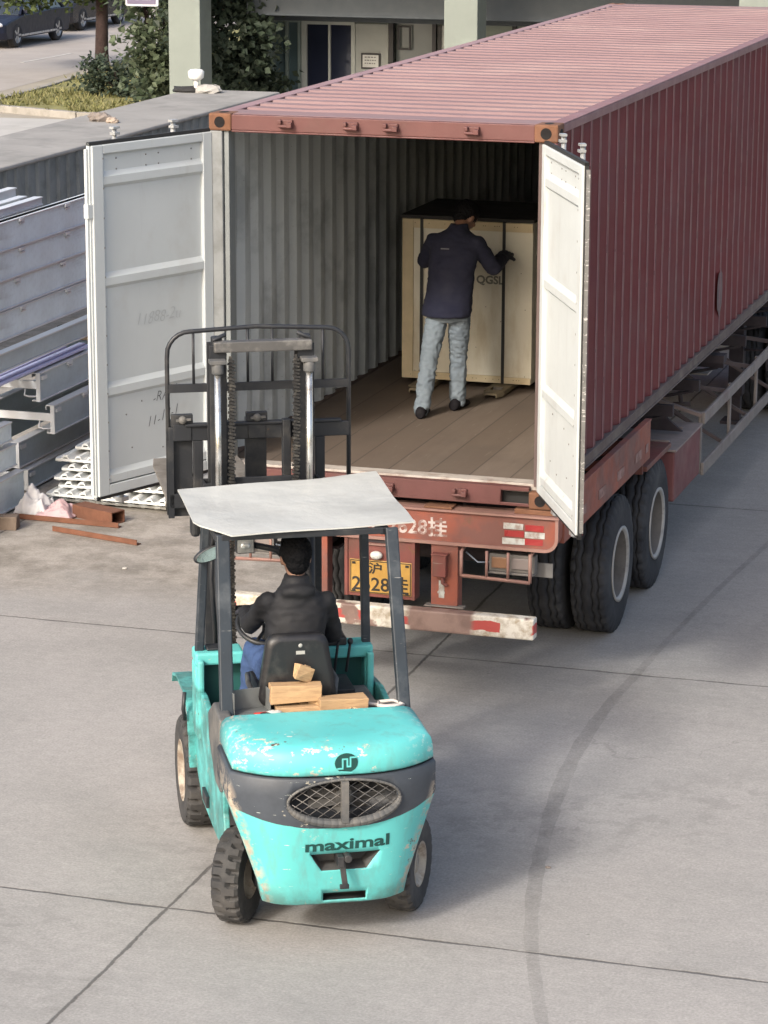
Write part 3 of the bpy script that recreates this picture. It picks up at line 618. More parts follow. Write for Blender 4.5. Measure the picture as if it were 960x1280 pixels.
# rails
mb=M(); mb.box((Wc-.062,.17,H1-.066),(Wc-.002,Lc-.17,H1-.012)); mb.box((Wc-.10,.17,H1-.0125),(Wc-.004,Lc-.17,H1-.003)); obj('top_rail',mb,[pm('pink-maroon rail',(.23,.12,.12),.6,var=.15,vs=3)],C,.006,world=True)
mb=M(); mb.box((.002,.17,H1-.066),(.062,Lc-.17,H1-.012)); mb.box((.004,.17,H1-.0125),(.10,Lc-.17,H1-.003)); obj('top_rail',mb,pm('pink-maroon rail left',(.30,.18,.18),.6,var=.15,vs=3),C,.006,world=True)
for s in (0,1):
    x0=Wc-.045 if s else .0; mb=M(); mb.box((x0,.17,H0+.088),(x0+.045,Lc-.17,H0+.172)); mb.box((x0-.06 if s else x0+.045,.17,H0+.088),(x0 if s else x0+.105,Lc-.17,H0+.098))
    if s: mb.box((x0+.03,.17,H0+.165),(x0+.052,Lc-.17,H0+.175)); mb.box((x0+.03,.17,H0+.082),(x0+.055,Lc-.17,H0+.094))
    obj('bottom_rail',mb,M_rail,C,.004,world=True)
# corner posts with rust, castings
for s in (0,1):
    for y0,y1 in ((.0,.15),(Lc-.16,Lc)):
        x0=Wc-.10 if s else .0; mb=M(); mb.box((x0+.004,y0+.004,H0+.119),(x0+.096,y1-.004,H1-.119)); 
        po_=obj('corner_post',mb,[M_mar if (s or y0>1) else pm('scuffed grey post paint',(.22,.23,.23),.7,var=.2,vs=5,dirt=(.13,.13,.125),ds=5,rust=(.12,.08,.06),rs=8,ra=(.64,.7))],C,.006,world=True)
        if y0<.1:
            d=M(); xa,xb=((Wc-.135,Wc-.1005) if s else (.1005,.135)); d.box((xa,.03,H0+.15),(xb,.15,H1-.12)); obj('door_jamb',d,pm('brown-grey jamb paint',(.10,.07,.065),.7,var=.2) if s else pm('grey jamb paint',(.20,.215,.215),.6,var=.15,rust=(.14,.1,.08),rs=8,ra=(.66,.7)),C,.004,world=True)
        for z in (H0,H1-.118):
            d=M(); x0=Wc-.162 if s else 0.; ya,yb=(0,.178) if y0<.1 else (Lc-.178,Lc); d.box((x0,ya,z),(x0+.162,yb,z+.118)); o=obj('corner_casting',d,M_cast,C,.012,world=True)
            cx,cz=x0+.081,z+.059; d=M(); d.lathe([(0,.0),(0,.027),(-.001,.038)],(cx,(ya-.001) if y0<.1 else yb+.001,cz),'Y',20)
            ring=[]; d2=M(); n=20
            xo=Wc+.001 if s else -.001
            d2.add([(xo,(ya+yb)/2+.045*math.cos(2*PI*k/n),cz+.028*math.sin(2*PI*k/n)) for k in range(n)],[tuple(range(n))]); obj('casting_hole',d2,pm('dark hole',(.006,.004,.004),.9),o,world=True)
            if z>2:
                d3=M(); d3.add([(cx+.03*math.cos(2*PI*k/n),(ya+yb)/2+.055*math.sin(2*PI*k/n),z+.1195) for k in range(n)],[tuple(range(n))]); obj('casting_hole',d3,pm('dark hole',(.006,.004,.004),.9),o,world=True)
            obj('casting_hole',d,pm('dark hole',(.006,.004,.004),.9),o,world=True)
mb=M(); mb.box((.16,.012,H1-.112),(Wc-.16,.10,H1-.006)); mb.box((.16,.0125,H1-.125),(Wc-.16,.03,H1-.112)); obj('header',mb,M_hdr,C,.006,world=True)
mb=M(); mb.box((.162,.012,H0+.012),(Wc-.162-.20,.07,H0+.145)); mb.box((Wc-.362,.012,H0+.012),(Wc-.162,.02,H0+.035));mb.box((Wc-.362,.012,H0+.118),(Wc-.162,.07,H0+.145)); mb.box((Wc-.362,.09,H0+.012),(Wc-.162,.1,H0+.12),1)
obj('sill',mb,[M_hdr,M_gask],C,.004,world=True)
mb=M(); mb.box((.10,.0715,H0+.10),(Wc-.10,.20,H0+.1602)); obj('threshold',mb,pm('scuffed pale threshold',(.42,.38,.34),.7,var=.2,vs=8,dirt=(.2,.13,.1),ds=9),C,.004,world=True)
def mat_floor():
    t=NT('container plywood floor'); x,y,z=t.sep()
    pl=t.math('FLOOR',t.math('DIVIDE',x,.29)); r=t.n.new('ShaderNodeTexWhiteNoise'); r.noise_dimensions='1D'; t.l(pl,r.inputs['W'])
    c=t.mix(r.outputs[0],(.12,.092,.07),(.16,.127,.10)); c=t.mix(t.ramp(t.noise(2.2,6,.7,t.map((3,.5,1))),.4,.7,0,.7),c,(.115,.085,.065))
    c=t.mix(t.ramp(t.noise(6,5,.7,t.map((5,.4,1),(0,0,.5))),.62,.72,0,.6),c,(.27,.235,.19)); c=t.mix(t.ramp(t.noise(1.1,4),.5,.7,0,.5),c,(.085,.068,.055))
    fr=t.math('FRACT',t.math('DIVIDE',x,.29)); e=t.math('MINIMUM',fr,t.math('SUBTRACT',1.,fr)); c=t.mix(t.ramp(e,.0,.03,.8,0),c,(.04,.03,.025))
    t.bump(t.noise(10,5,.6,t.map((6,.6,1))),.25,.006); return t.fin(c,.75)
mb=M(); mb.box((.06,.2,H0+.10),(Wc-.06,Lc-.06,H0+.155)); obj('floor',mb,mat_floor(),C,world=True)
zk=H0+.02
for nm,xs,zz in (('cam_keeper',(.56,1.02,1.30,1.86),H1-.058),('cam_keeper',(.62,1.1,1.28,1.80),H0+.08)):
    for x in xs:
        d=M(); d.box((x-.045,-.012,zz-.03),(x+.045,.012,zz+.03)); d.box((x-.05,-.045,zz+.005),(x-.025,-.012,zz+.03)); d.box((x+.015,-.05,zz-.02),(x+.05,-.012,zz+.015)); d.tube([(x-.05,-.03,zz-.012),(x+.05,-.03,zz-.012)],.012,6)
        obj(nm,d,M_hdr,C,.004,world=True)
# doors: local frame u along the leaf from the hinge, w depth (inside face at w=0 toward +w outside), z up
def door(hx,ang,side,label):
    # side -1: left leaf, +1: right leaf.  u direction and inside normal
    u=Vector((side*math.cos(ang),-math.sin(ang),0)); nin=Vector((-side*math.sin(ang),-math.cos(ang)*1.0,0)); nin=Vector((-u.y*(-side),u.x*(-side),0)) if False else nin
    # inside normal must point toward the container axis
    nin=Vector((-side*math.sin(ang),-math.cos(ang),0))
    if abs(nin.dot(u))>1e-6: nin=(nin-u*nin.dot(u)).normalized()
    W=1.145 if side<0 else 1.20; z0=H0+.125; z1=H0+2.465; H=z1-z0
    mt=Matrix((( u.x,-nin.x,0,hx),(u.y,-nin.y,0,0.0),(0,0,1,z0),(0,0,0,1)))   # local (u, outward, z)
    def put(mb): return mb.xf(mt)
    D=M(); D.box((.0,.006,.0),(.09,.05,H)); D.box((W-.10,.006,0),(W,.05,H)); D.box((.0901,.0065,0),(W-.1001,.05,.07)); D.box((.0901,.0065,H-.06),(W-.1001,.05,H))
    o=obj('door_leaf',put(D),M_cwhite,C,.006,world=True)
    if label: o['label']=label
    P=M()
    # panel sheet with raised horizontal ribs: profile z -> depth
    ribs=[.90,.615,.30,.045] 
    prof=[(.07,.034)]
    for f in sorted(ribs): zc=f*H; prof+=[(zc-.05,.034),(zc-.025,.010),(zc+.025,.010),(zc+.06,.034)]
    prof=[p for p in prof if .07<=p[0]<=H-.06]+[(H-.06,.034)]
    vs=[]; 
    for z,d in prof: vs+=[(.088,d,z),(W-.098,d,z)]
    P.add(vs,[(2*i,2*i+1,2*i+3,2*i+2) for i in range(len(prof)-1)])
    for k in range(12): P.box((W-.0995,.004,.1+k*H/12.),(W-.092,.0055,.112+k*H/12.),1)
    for uu,zz in ((.18,H-.10),(.18,H-.17),(.5,H-.10),(.5,H-.17),(.62,H-.10),(.62,H-.17),(.9,H-.1),(.9,H-.17),(.85,.22*H),(.7,.25*H),(.35,.26*H),(.3,.12*H),(.8,.12*H),(.5,.1*H)): P.lathe([(.030,0),(.030,.005),(.0335,.006)],(uu,0,zz),'Y',8,1)
    po=obj('door_panel',put(P),[M_cwhite,pm('dark rivet',(.2,.19,.18),.6)],o,world=False,fixn=False)
    po.data.transform(Matrix.Translation(-Vector(C.location)))
    G=M(); G.box((-.012,.02,-.022),(-.001,.045,H+.022)); G.box((W+.001,.02,-.022),(W+.016,.045,H+.022),2 if side<0 else 0); G.box((W+.0165,.028,.02),(W+.034,.05,H-.02),2 if side<0 else 3); G.box((W+.0,.01,.80*H),(W+.045,.05,.80*H+.09),2) if side<0 else None; G.box((-.012,.02,H+.001),(W+.016,.045,H+.024)); G.box((-.012,.02,-.024),(W+.016,.045,-.001)); G.box((-.002,.0505,-.002),(W+.002,.056,H+.002),1)
    go=obj('gasket',put(G),[M_gask,M_mar,M_cwhite,pm('grey door edge',(.17,.165,.155),.7,var=.3,vs=12,scr=(.5,.48,.45),sa=(.62,.66))],o); go.data.transform(Matrix.Translation(-Vector(C.location)))
    for uu in (.30,.86):
        r=M(); r.tube([(uu,.085,-.10),(uu,.085,H+.085)],.017,10); r.box((uu-.025,.055,H+.045),(uu+.025,.10,H+.062)); r.box((uu-.035,.05,-.085),(uu+.035,.11,-.055)); r.box((uu-.028,.06,H+.085),(uu+.032,.10,H+.10))
        for k in (.15,.4,.7,.9): r.box((uu-.04,.056,k*H),(uu+.04,.105,k*H+.05))
        r.tube([(uu,.11,H*.38),(uu-.22,.10,H*.38)],.012,8)
        ro=obj('lock_rod',put(r),M_zinc,o); ro.data.transform(Matrix.Translation(-Vector(C.location)))
    h=M()
    for k in (.06,.36,.66,.93): h.box((-.055,.012,k*H),(.05,.062,k*H+.09)); h.tube([(-.045,.05,k*H-.02),(-.045,.05,k*H+.11)],.016,8)
    ho=obj('hinge',put(h),M_mar,o); ho.data.transform(Matrix.Translation(-Vector(C.location)))
    return o,mt,H,W
doL,mtL,Hd,Wd=door(.03,1.1906,-1,'left door leaf, open, white inside with pen scribbles')
doR,mtR,_,_=door(2.325,1.1145,1,'right door leaf, open, bright white inside')
M_ink=pm('black marker ink',(.06,.06,.065),.7); M_ink2=pm('faint pencil marks',(.42,.44,.44),.7)
def door_text(body,u0,z0,size,mat,slant=.2,wob=.2):
    mb=text(body,size,shear=.3,bold=-size*.02)
    a=math.atan(wob)
    # seen from inside, reading direction on the left leaf runs toward the hinge
    vs=[]
    for v in mb.v:
        x=v[0]; y=v[1]+wob*x+.006*math.sin(x*40); vs.append((u0-x,.0318,z0+y))
    mb.v=vs; mb.xf(mtL); o=obj('scribble',mb,mat,doL); o.data.transform(Matrix.Translation(-Vector(C.location)))
door_text('-RAN',.60,.545,.10,M_ink); door_text('11-13-1',.66,.385,.10,M_ink); door_text('11888-2u',.75,1.10,.115,M_ink2,wob=.02)
cw_=pm('white stencil paint',(.45,.4,.38),.7)
mb=M(); mb.box((Wc-.011,.425,H1-.30),(Wc-.0095,.435,H1-.10)); mb.box((Wc-.011,.425,H1-1.0),(Wc-.0095,.435,H1-.68)); obj('paint_stripe',mb,cw_,C,world=True)
# scraped grey patches on the side
for (y,z,w_,h_,sd_) in ((5.99,1.95,.12,.34,3),):
    mb=M(); n=18
    mb.add([(Wc-.010,y+w_*math.cos(2*PI*k/n)*(1+.3*noise.noise(Vector((k,sd_,0)))),z+h_*.6*math.sin(2*PI*k/n)*(1+.3*noise.noise(Vector((k*.7,sd_,3))))) for k in range(n)],[tuple(range(n))]); obj('scraped_patch',mb,pm('scraped primer',(.145,.10,.095),.8,var=.25,vs=12),C,world=True)

# ================================================================ CRATE and PALLET TRUCK
FZ=H0+.155
K=thing('wooden_crate','tall pale plywood crate with black straps and stencilled print inside the container','crate',(.95,3.12,FZ+.055))
M_ply=pm('pale plywood',(.66,.63,.53),.7,var=.10,vs=2,dirt=(.48,.41,.28),ds=1.4,bump=.15,bs=25,stretch=(4,1,1)); M_ply2=pm('plywood batten',(.56,.47,.31),.7,var=.15,vs=5)
cx0,cx1=-.525,.53; ch=1.27; cdp=1.0
mb=M(); mb.box((cx0,.02,0),(cx1,cdp,ch)); obj('panel_box',mb,M_ply,K,.004)
mb=M()
for a,b,zz0,zz1 in ((cx0,cx0+.09,0,ch),(cx0+.0905,.30,0,.055),(.3005,cx1,0,ch*.0+.05),(cx0+.0905,cx1,ch-.07,ch)): mb.box((a,.002,zz0),(b,.0195,zz1))
obj('batten',mb,M_ply2,K,.002)
for x in (-.365,.303): mb=M(); mb.box((x-.012,-.003,-.003),(x+.012,.001,ch+.004)); mb.box((x-.012,-.003,ch+.001),(x+.012,cdp+.004,ch+.004)); obj('strap',mb,pm('black strap',(.015,.015,.017),.5),K)
mb=M(); mb.box((cx0-.01,-.0,ch+.005),(cx1+.01,cdp,ch+.03)); obj('lid',mb,pm('crate lid with painted shade',(.025,.024,.024),.8),K)  # near-black colour stands for the unlit top of the crate
mb=place(text('sl QGSL',.088,bold=.003),(.0,.0183,.785),(1,0,0),(0,0,1)); obj('printed_text',mb,pm('black crate ink',(.18,.18,.16),.8),K)
mb=place(text('shenzhen co. ltd',.032),(-.03,.0175,.80),(1,0,0),(0,0,1)) if False else M()
mb=M()
rnd=random.Random(2)
for k in range(40):
    x=rnd.uniform(cx0+.05,cx1-.05); z=rnd.choice((.03,.06,ch-.03,rnd.uniform(.1,1.2))); mb.lathe([(.0,0),(.0,.004)],(x,-.0005 if z<.055 or z>ch-.07 or x<cx0+.09 else .018,z),'Y',6)
obj('nail_head',mb,pm('nail',(.15,.12,.08),.6),K)
PT=thing('pallet_truck','worn hand pallet truck whose two fork tips stick out from under the crate','pallet truck',(.95,3.0,FZ))
M_fork=pm('worn olive-brown fork paint',(.22,.185,.125),.6,.2,var=.25,vs=6,dirt=(.08,.06,.045),ds=6,rust=(.22,.12,.06),rs=8,ra=(.58,.66))
for x in (-.30,.31):
    mb=M(); sh=[(-.08,-.16),(-.05,-.25),(.05,-.25),(.08,-.16)]
    # fork top with rectangular roller window
    z0,z1=.035,.05
    mb.box((x-.08,-.16,z0),(x-.045,1.0,z1)); mb.box((x+.045,-.16,z0),(x+.08,1.0,z1)); mb.box((x-.045,.02,z0),(x+.045,1.0,z1)); mb.prism([(x-.08,-.16),(x-.045,-.26),(x+.045,-.26),(x+.08,-.16)],z0-.002,z1,'XY')
    mb.box((x-.045,-.16,z0),(x+.045,-.11,z1)); mb.box((x-.08,-.16,.012),(x-.072,1.0,z0)); mb.box((x+.072,-.16,.012),(x+.08,1.0,z0)); mb.bar((x-.078,-.162,.025),(x-.045,-.26,.03),.006,.03); mb.bar((x+.078,-.162,.025),(x+.045,-.26,.03),.006,.03)
    f=obj('fork',mb,M_fork,PT,.003); mb=M(); mb.lathe([(-.035,0),(-.035,.028),(.035,.028),(.035,0)],(x,-.03,.028),'X',16); obj('roller',mb,pm('grey roller',(.2,.18,.16),.6),f)
mb=M(); mb.box((-.32,1.3,.05),(.33,1.4,.5)); mb.tube([(0,1.35,.4),(0,1.7,.9),(0,1.85,1.2)],.02); mb.tube([(-.18,1.85,1.2),(.18,1.85,1.2)],.018); mb.box((-.38,1.0,.035),(.39,1.31,.05)); obj('pump_body',mb,pm('yellow pump paint',(.4,.28,.05),.5),PT,.01)
# ================================================================ SEMI-TRAILER
T=thing('semi_trailer','red skeletal container trailer with twin rear axles, yellow plate and striped rear bumper','trailer',(1.22,5.5,0))
M_tr=pm('worn red trailer paint',(.19,.055,.045),.6,var=.22,vs=2,dirt=(.12,.065,.05),ds=2.2,da=(.45,.65),rust=(.20,.09,.045),rs=6,ra=(.60,.66),scr=(.22,.15,.13))
M_tr2=pm('orange-red trailer paint',(.27,.075,.045),.6,var=.25,vs=3,dirt=(.145,.07,.06),ds=1.6,da=(.42,.58),rust=(.2,.1,.06),rs=7,ra=(.62,.68))
M_under=pm('dirty dark underframe',(.04,.03,.033),.85,var=.3,vs=4,dirt=(.07,.06,.055),ds=5)
M_lip=pm('pinkish worn steel lip',(.27,.15,.125),.6,var=.15,vs=6,dirt=(.25,.16,.12),ds=8)
# tail beam with rounded lower corners
def rr(x0,x1,z0,z1,r):
    p=[(x0,z1)]
    for k in range(7): a=PI+k*PI/12; p.append((x0+r+r*math.cos(a),z0+r+r*math.sin(a)))
    for k in range(7): a=1.5*PI+k*PI/12; p.append((x1-r+r*math.cos(a),z0+r+r*math.sin(a)))
    p.append((x1,z1)); return p
mb=M(); mb.prism(rr(-.045,2.485,1.13,1.352,.085),-.02,.14,'XZ'); o_b=obj('tail_beam',mb,M_tr2,T,.004,world=True)
mb=M(); P=rr(-.045,2.485,1.13,1.352,.085)
for i in range(len(P)-1): mb.bar((P[i][0],-.028,P[i][1]),(P[i+1][0],-.028,P[i+1][1]),.022,.014,up=(0,1,0))
mb.box((-.06,-.045,1.354),(2.50,.14,1.368)); obj('beam_lip',mb,M_lip,o_b,world=True)
for q in ((-.03,.0,.25,.22,1.403),(2.18,.0,2.46,.22,1.403),(1.55,-.035,1.75,.1,1.385)):
    mb=M(); mb.box((q[0],q[1],1.369),(q[2],q[3],q[4])); obj('twist_lock',mb,M_cast,T,.004,world=True)
M_chr=pm('white painted characters',(.52,.45,.42),.7,var=.1,dirt=(.2,.09,.07),ds=16,da=(.47,.56))
mb=text('沪B 2628挂',.135,bold=.003); mb.v=[(v[0]*1.0,v[1]*1.05,0) for v in mb.v]; xm=max(v[0] for v in mb.v); mb=place(mb,(1.715-xm*1.06,-.0225,1.182),(1.06,0,0),(0,0,1)); obj('painted_number',mb,M_chr,o_b,world=True)
M_refl=pm('silver reflector tape',(.45,.46,.44),.4,var=.15,vs=20,dirt=(.24,.18,.15),ds=16,da=(.45,.62)); M_redt=pm('red reflector tape',(.30,.035,.035),.35,var=.15,vs=14)
for k_,lst in ((0,((2.113,2.25,1.266),(2.105,2.262,1.160),(2.262,2.398,1.212),(.10,.24,1.262),(.10,.24,1.16),(.245,.38,1.21))),(1,((2.118,2.255,1.213),(2.262,2.392,1.262),(2.262,2.388,1.163)))):
    for a,b,z in lst:
        mb=M(); mb.box((a,-.0235,z),(b,-.021,z+.041),0,.002); obj('reflector_sticker',mb,[M_refl,M_redt][k_],o_b,world=True)
mb=place(text('REFLEXITE',.018) if False else text('3C E11',.022),(2.13,-.0245,1.272),(1,0,0),(0,0,1)); obj('sticker_print',mb,pm('grey sticker print',(.3,.31,.3),.6),o_b,world=True)
# main longitudinal beams and cross members
for x in (.74,1.58):
    mb=M(); mb.box((x,.14,.98),(x+.14,11.9,1.0)); mb.box((x,.14,1.30),(x+.14,11.9,1.32)); mb.box((x+.06,.14,1.0001),(x+.08,11.9,1.2999)); obj('main_beam',mb,M_under,T,world=True)
for y in (.5,1.4,2.75,4.2,5.3,6.4,7.5,8.6,9.7,10.8,11.6):
    mb=M(); mb.box((.82,y,1.08),(1.64,y+.1,1.25)); mb.box((.0,y+.02,1.20),(2.4,y+.07,1.295)); mb.bar((1.72,y+.035,1.05),(2.35,y+.035,1.20),.05,.02); obj('cross_member',mb,M_under,T,world=True)
mb=M(); mb.box((-.06,11.2,1.322),(2.5,11.4,1.40)); obj('bolster',mb,M_tr,T,world=True); mb=M(); mb.box((-.05,6.0,1.322),(2.48,6.15,1.39)); obj('bolster',mb,M_under,T,world=True); mb=M(); mb.box((.2,9.9,.96),(2.2,12.1,.975)); obj('coupling_plate',mb,M_under,T,world=True)
# tail plates
mb=M(); mb.box((.995,-.01,.70),(1.468,.02,1.13)); mb.box((1.46,-.02,.70),(1.485,.1,1.13)); mb.box((.975,-.02,.70),(1.0,.1,1.13)); pl=obj('plate_panel',mb,M_tr,T,.003,world=True)
mb=M(); mb.box((1.015,-.022,.728),(1.462,-.0115,.965)); lp=obj('licence_plate',mb,pm('yellow plate',(.47,.27,.06),.45,var=.12,vs=12,dirt=(.35,.2,.05),ds=12),pl,.003,world=True)
mk_=pm('black plate paint',(.02,.018,.015),.6)
mb=place(text('2628挂',.145,bold=.002),(0,0,0),(1,0,0),(0,0,1)); xm=max(v[0] for v in mb.v); k=.41/xm; mb.v=[(1.03+v[0]*k,-.0235,.750+v[2]*.92) for v in mb.v]
t2=place(text('沪  B',.085,bold=.002),(0,0,0),(1,0,0),(0,0,1)); t2.v=[(1.15+v[0]*1.25,-.0235,.877+v[2]) for v in t2.v]; mb.join(t2)
for q in ((1.02,.732,1.457,.738),(1.02,.955,1.457,.961),(1.02,.738,1.026,.955),(1.451,.738,1.457,.955)): mb.box((q[0],-.0238,q[1]),(q[2],-.0228,q[3]))
for x,z in ((1.045,.94),(1.43,.94),(1.045,.745),(1.43,.745)): mb.box((x-.012,-.026,z-.008),(x+.012,-.023,z+.008))
obj('plate_lettering',mb,mk_,lp,world=True)
mb=M(); mb.box((1.13,-.03,1.075),(1.30,-.0105,1.085)); mb.box((1.12,-.014,1.09),(1.3,-.0105,1.12),1); obj('stencil_bar',mb,[M_lip,M_under],pl,world=True)
mb=M(); mb.ell((1.21,-.03,1.005),(.045,.03,.03),8); obj('plate_lamp',mb,pm('dirty white lamp',(.6,.6,.56),.3),pl,world=True)
for x0,x1 in ((1.60,1.79),(.66,.85)):
    mb=M(); mb.box((x0,-.015,.66),(x1,.0,1.13)); mb.box((x0,0.0,.66),(x0+.012,.10,1.13)); mb.box((x1-.012,0,.66),(x1,.10,1.13)); cpl=obj('tail_column',mb,M_tr2,T,.003,world=True)
    if x0>1:
        mb=M(); mb.box((1.625,-.075,.90),(1.72,-.016,1.05)); mb.box((1.615,-.082,1.0505),(1.73,-.016,1.062)); mb.tube([(1.69,-.04,.90),(1.69,-.04,.85),(1.72,-.03,.83)],.014); obj('junction_box',mb,M_tr,cpl,.005,world=True)
        mb=M(); mb.box((1.655,-.019,.74),(1.695,-.016,.86),0,.003); mb.box((1.65,-.018,.77),(1.70,-.0155,.785),0,.003); obj('white_sticker',mb,M_refl,cpl,world=True)
for xx in (1.56,.60):
    mb=M(); mb.box((xx,-.05,.678),(xx+.28,.02,.688)); obj('bumper_bracket',mb,pm('grey worn steel',(.20,.18,.165),.6,.2,var=.2),T,.003,world=True)
# rear bumper: pattern of worn red and white paint
def mat_bump():
    t=NT('worn red and white bumper'); x,y,z=t.sep()
    rust=t.mix(t.ramp(t.noise(7,5),.4,.6),(.20,.13,.11),(.28,.19,.16)); wh=t.mix(t.ramp(t.noise(12,6,.7),.45,.65),(.64,.61,.54),(.36,.30,.22)); rd=(.42,.07,.06)
    f=t.math('FRACT',t.math('ADD',t.math('MULTIPLY',x,2.1),t.math('MULTIPLY',t.noise(5,3),.22))); zz=t.ramp(z,-.03,.0); 
    st=t.ramp(f,.50,.52); band=t.math('LESS_THAN',t.math('ABSOLUTE',t.math('ADD',z,t.math('MULTIPLY',t.math('SUBTRACT',t.noise(6,3),.5),.05))),.032)
    c=t.mix(t.math('MULTIPLY',st,band),wh,rd)
    worn=t.math('MULTIPLY',t.ramp(t.math('ADD',x,t.math('MULTIPLY',t.noise(4,3),.15)),.32,.36),t.ramp(t.math('ADD',x,t.math('MULTIPLY',t.noise(4,3),.15)),.82,.78))
    c=t.mix(t.math('MAXIMUM',worn,t.ramp(t.noise(3.5,5,.6,t.map(loc=(5,0,3))),.56,.6)),c,rust)
    t.bump(t.noise(20,4),.3,.006); return t.fin(c,.6)
bp=M(); bp.box((-1.09,-.05,-.074),(1.145,.05,.074)); o=obj('rear_bumper',bp,mat_bump(),T,.012); o.location=(0,-5.55-.05+.0,.602)
# light cages and lamps
for s in (1,-1):
    def X(x): return x if s>0 else 2.44-x
    mb=M(); y=-.035
    for a,b in (((1.82,1.09),(1.82,.915)),((1.82,.915),(2.305,.90)),((2.305,.90),(2.305,1.10)),((2.0,1.10),(2.0,.91)),((2.15,1.10),(2.15,.905))): mb.tube([(X(a[0]),y,a[1]),(X(b[0]),y,b[1])],.0105 if a[0] in(2.0,2.15) and b[0]==a[0] else .013,8)
    for x in (1.82,2.305): mb.tube([(X(x),y,1.08),(X(x),.10,1.11)],.012,6)
    obj('lamp_guard',mb,M_lip,T,world=True)
    mb=M(); xs=sorted((X(2.0),X(2.32))); mb.box((xs[0],.03,.95),(xs[1],.11,1.07)); mb.box((xs[0]+.02,.012,.975),(xs[0]+.14,.03,1.05),1); mb.box((xs[0]+.16,.012,.975),(xs[1]-.02,.03,1.05),2); mb.box((xs[0]-.0,.0,.935),(xs[1],.12,.95)); obj('tail_lamp',mb,[pm('grey lamp housing',(.15,.14,.13),.7),pm('dirty amber lens',(.22,.12,.07),.4),pm('dirty grey lens',(.2,.17,.16),.4)],T,.004,world=True)
    mb=M(); xs=sorted((X(1.98),X(2.42))); mb.box((xs[0],.14,.90),(xs[1],.15,1.0)); obj('mud_flap',mb,pm('grey flap bracket',(.15,.145,.14),.8,var=.2),T,world=True)
    mb=M(); mb.tube([(X(1.83),.05,1.06),(X(1.92),.03,1.0),(X(2.0),.06,1.0)],.006,5); obj('cable',mb,pm('blue-grey cable',(.2,.24,.3),.6),T,world=True)
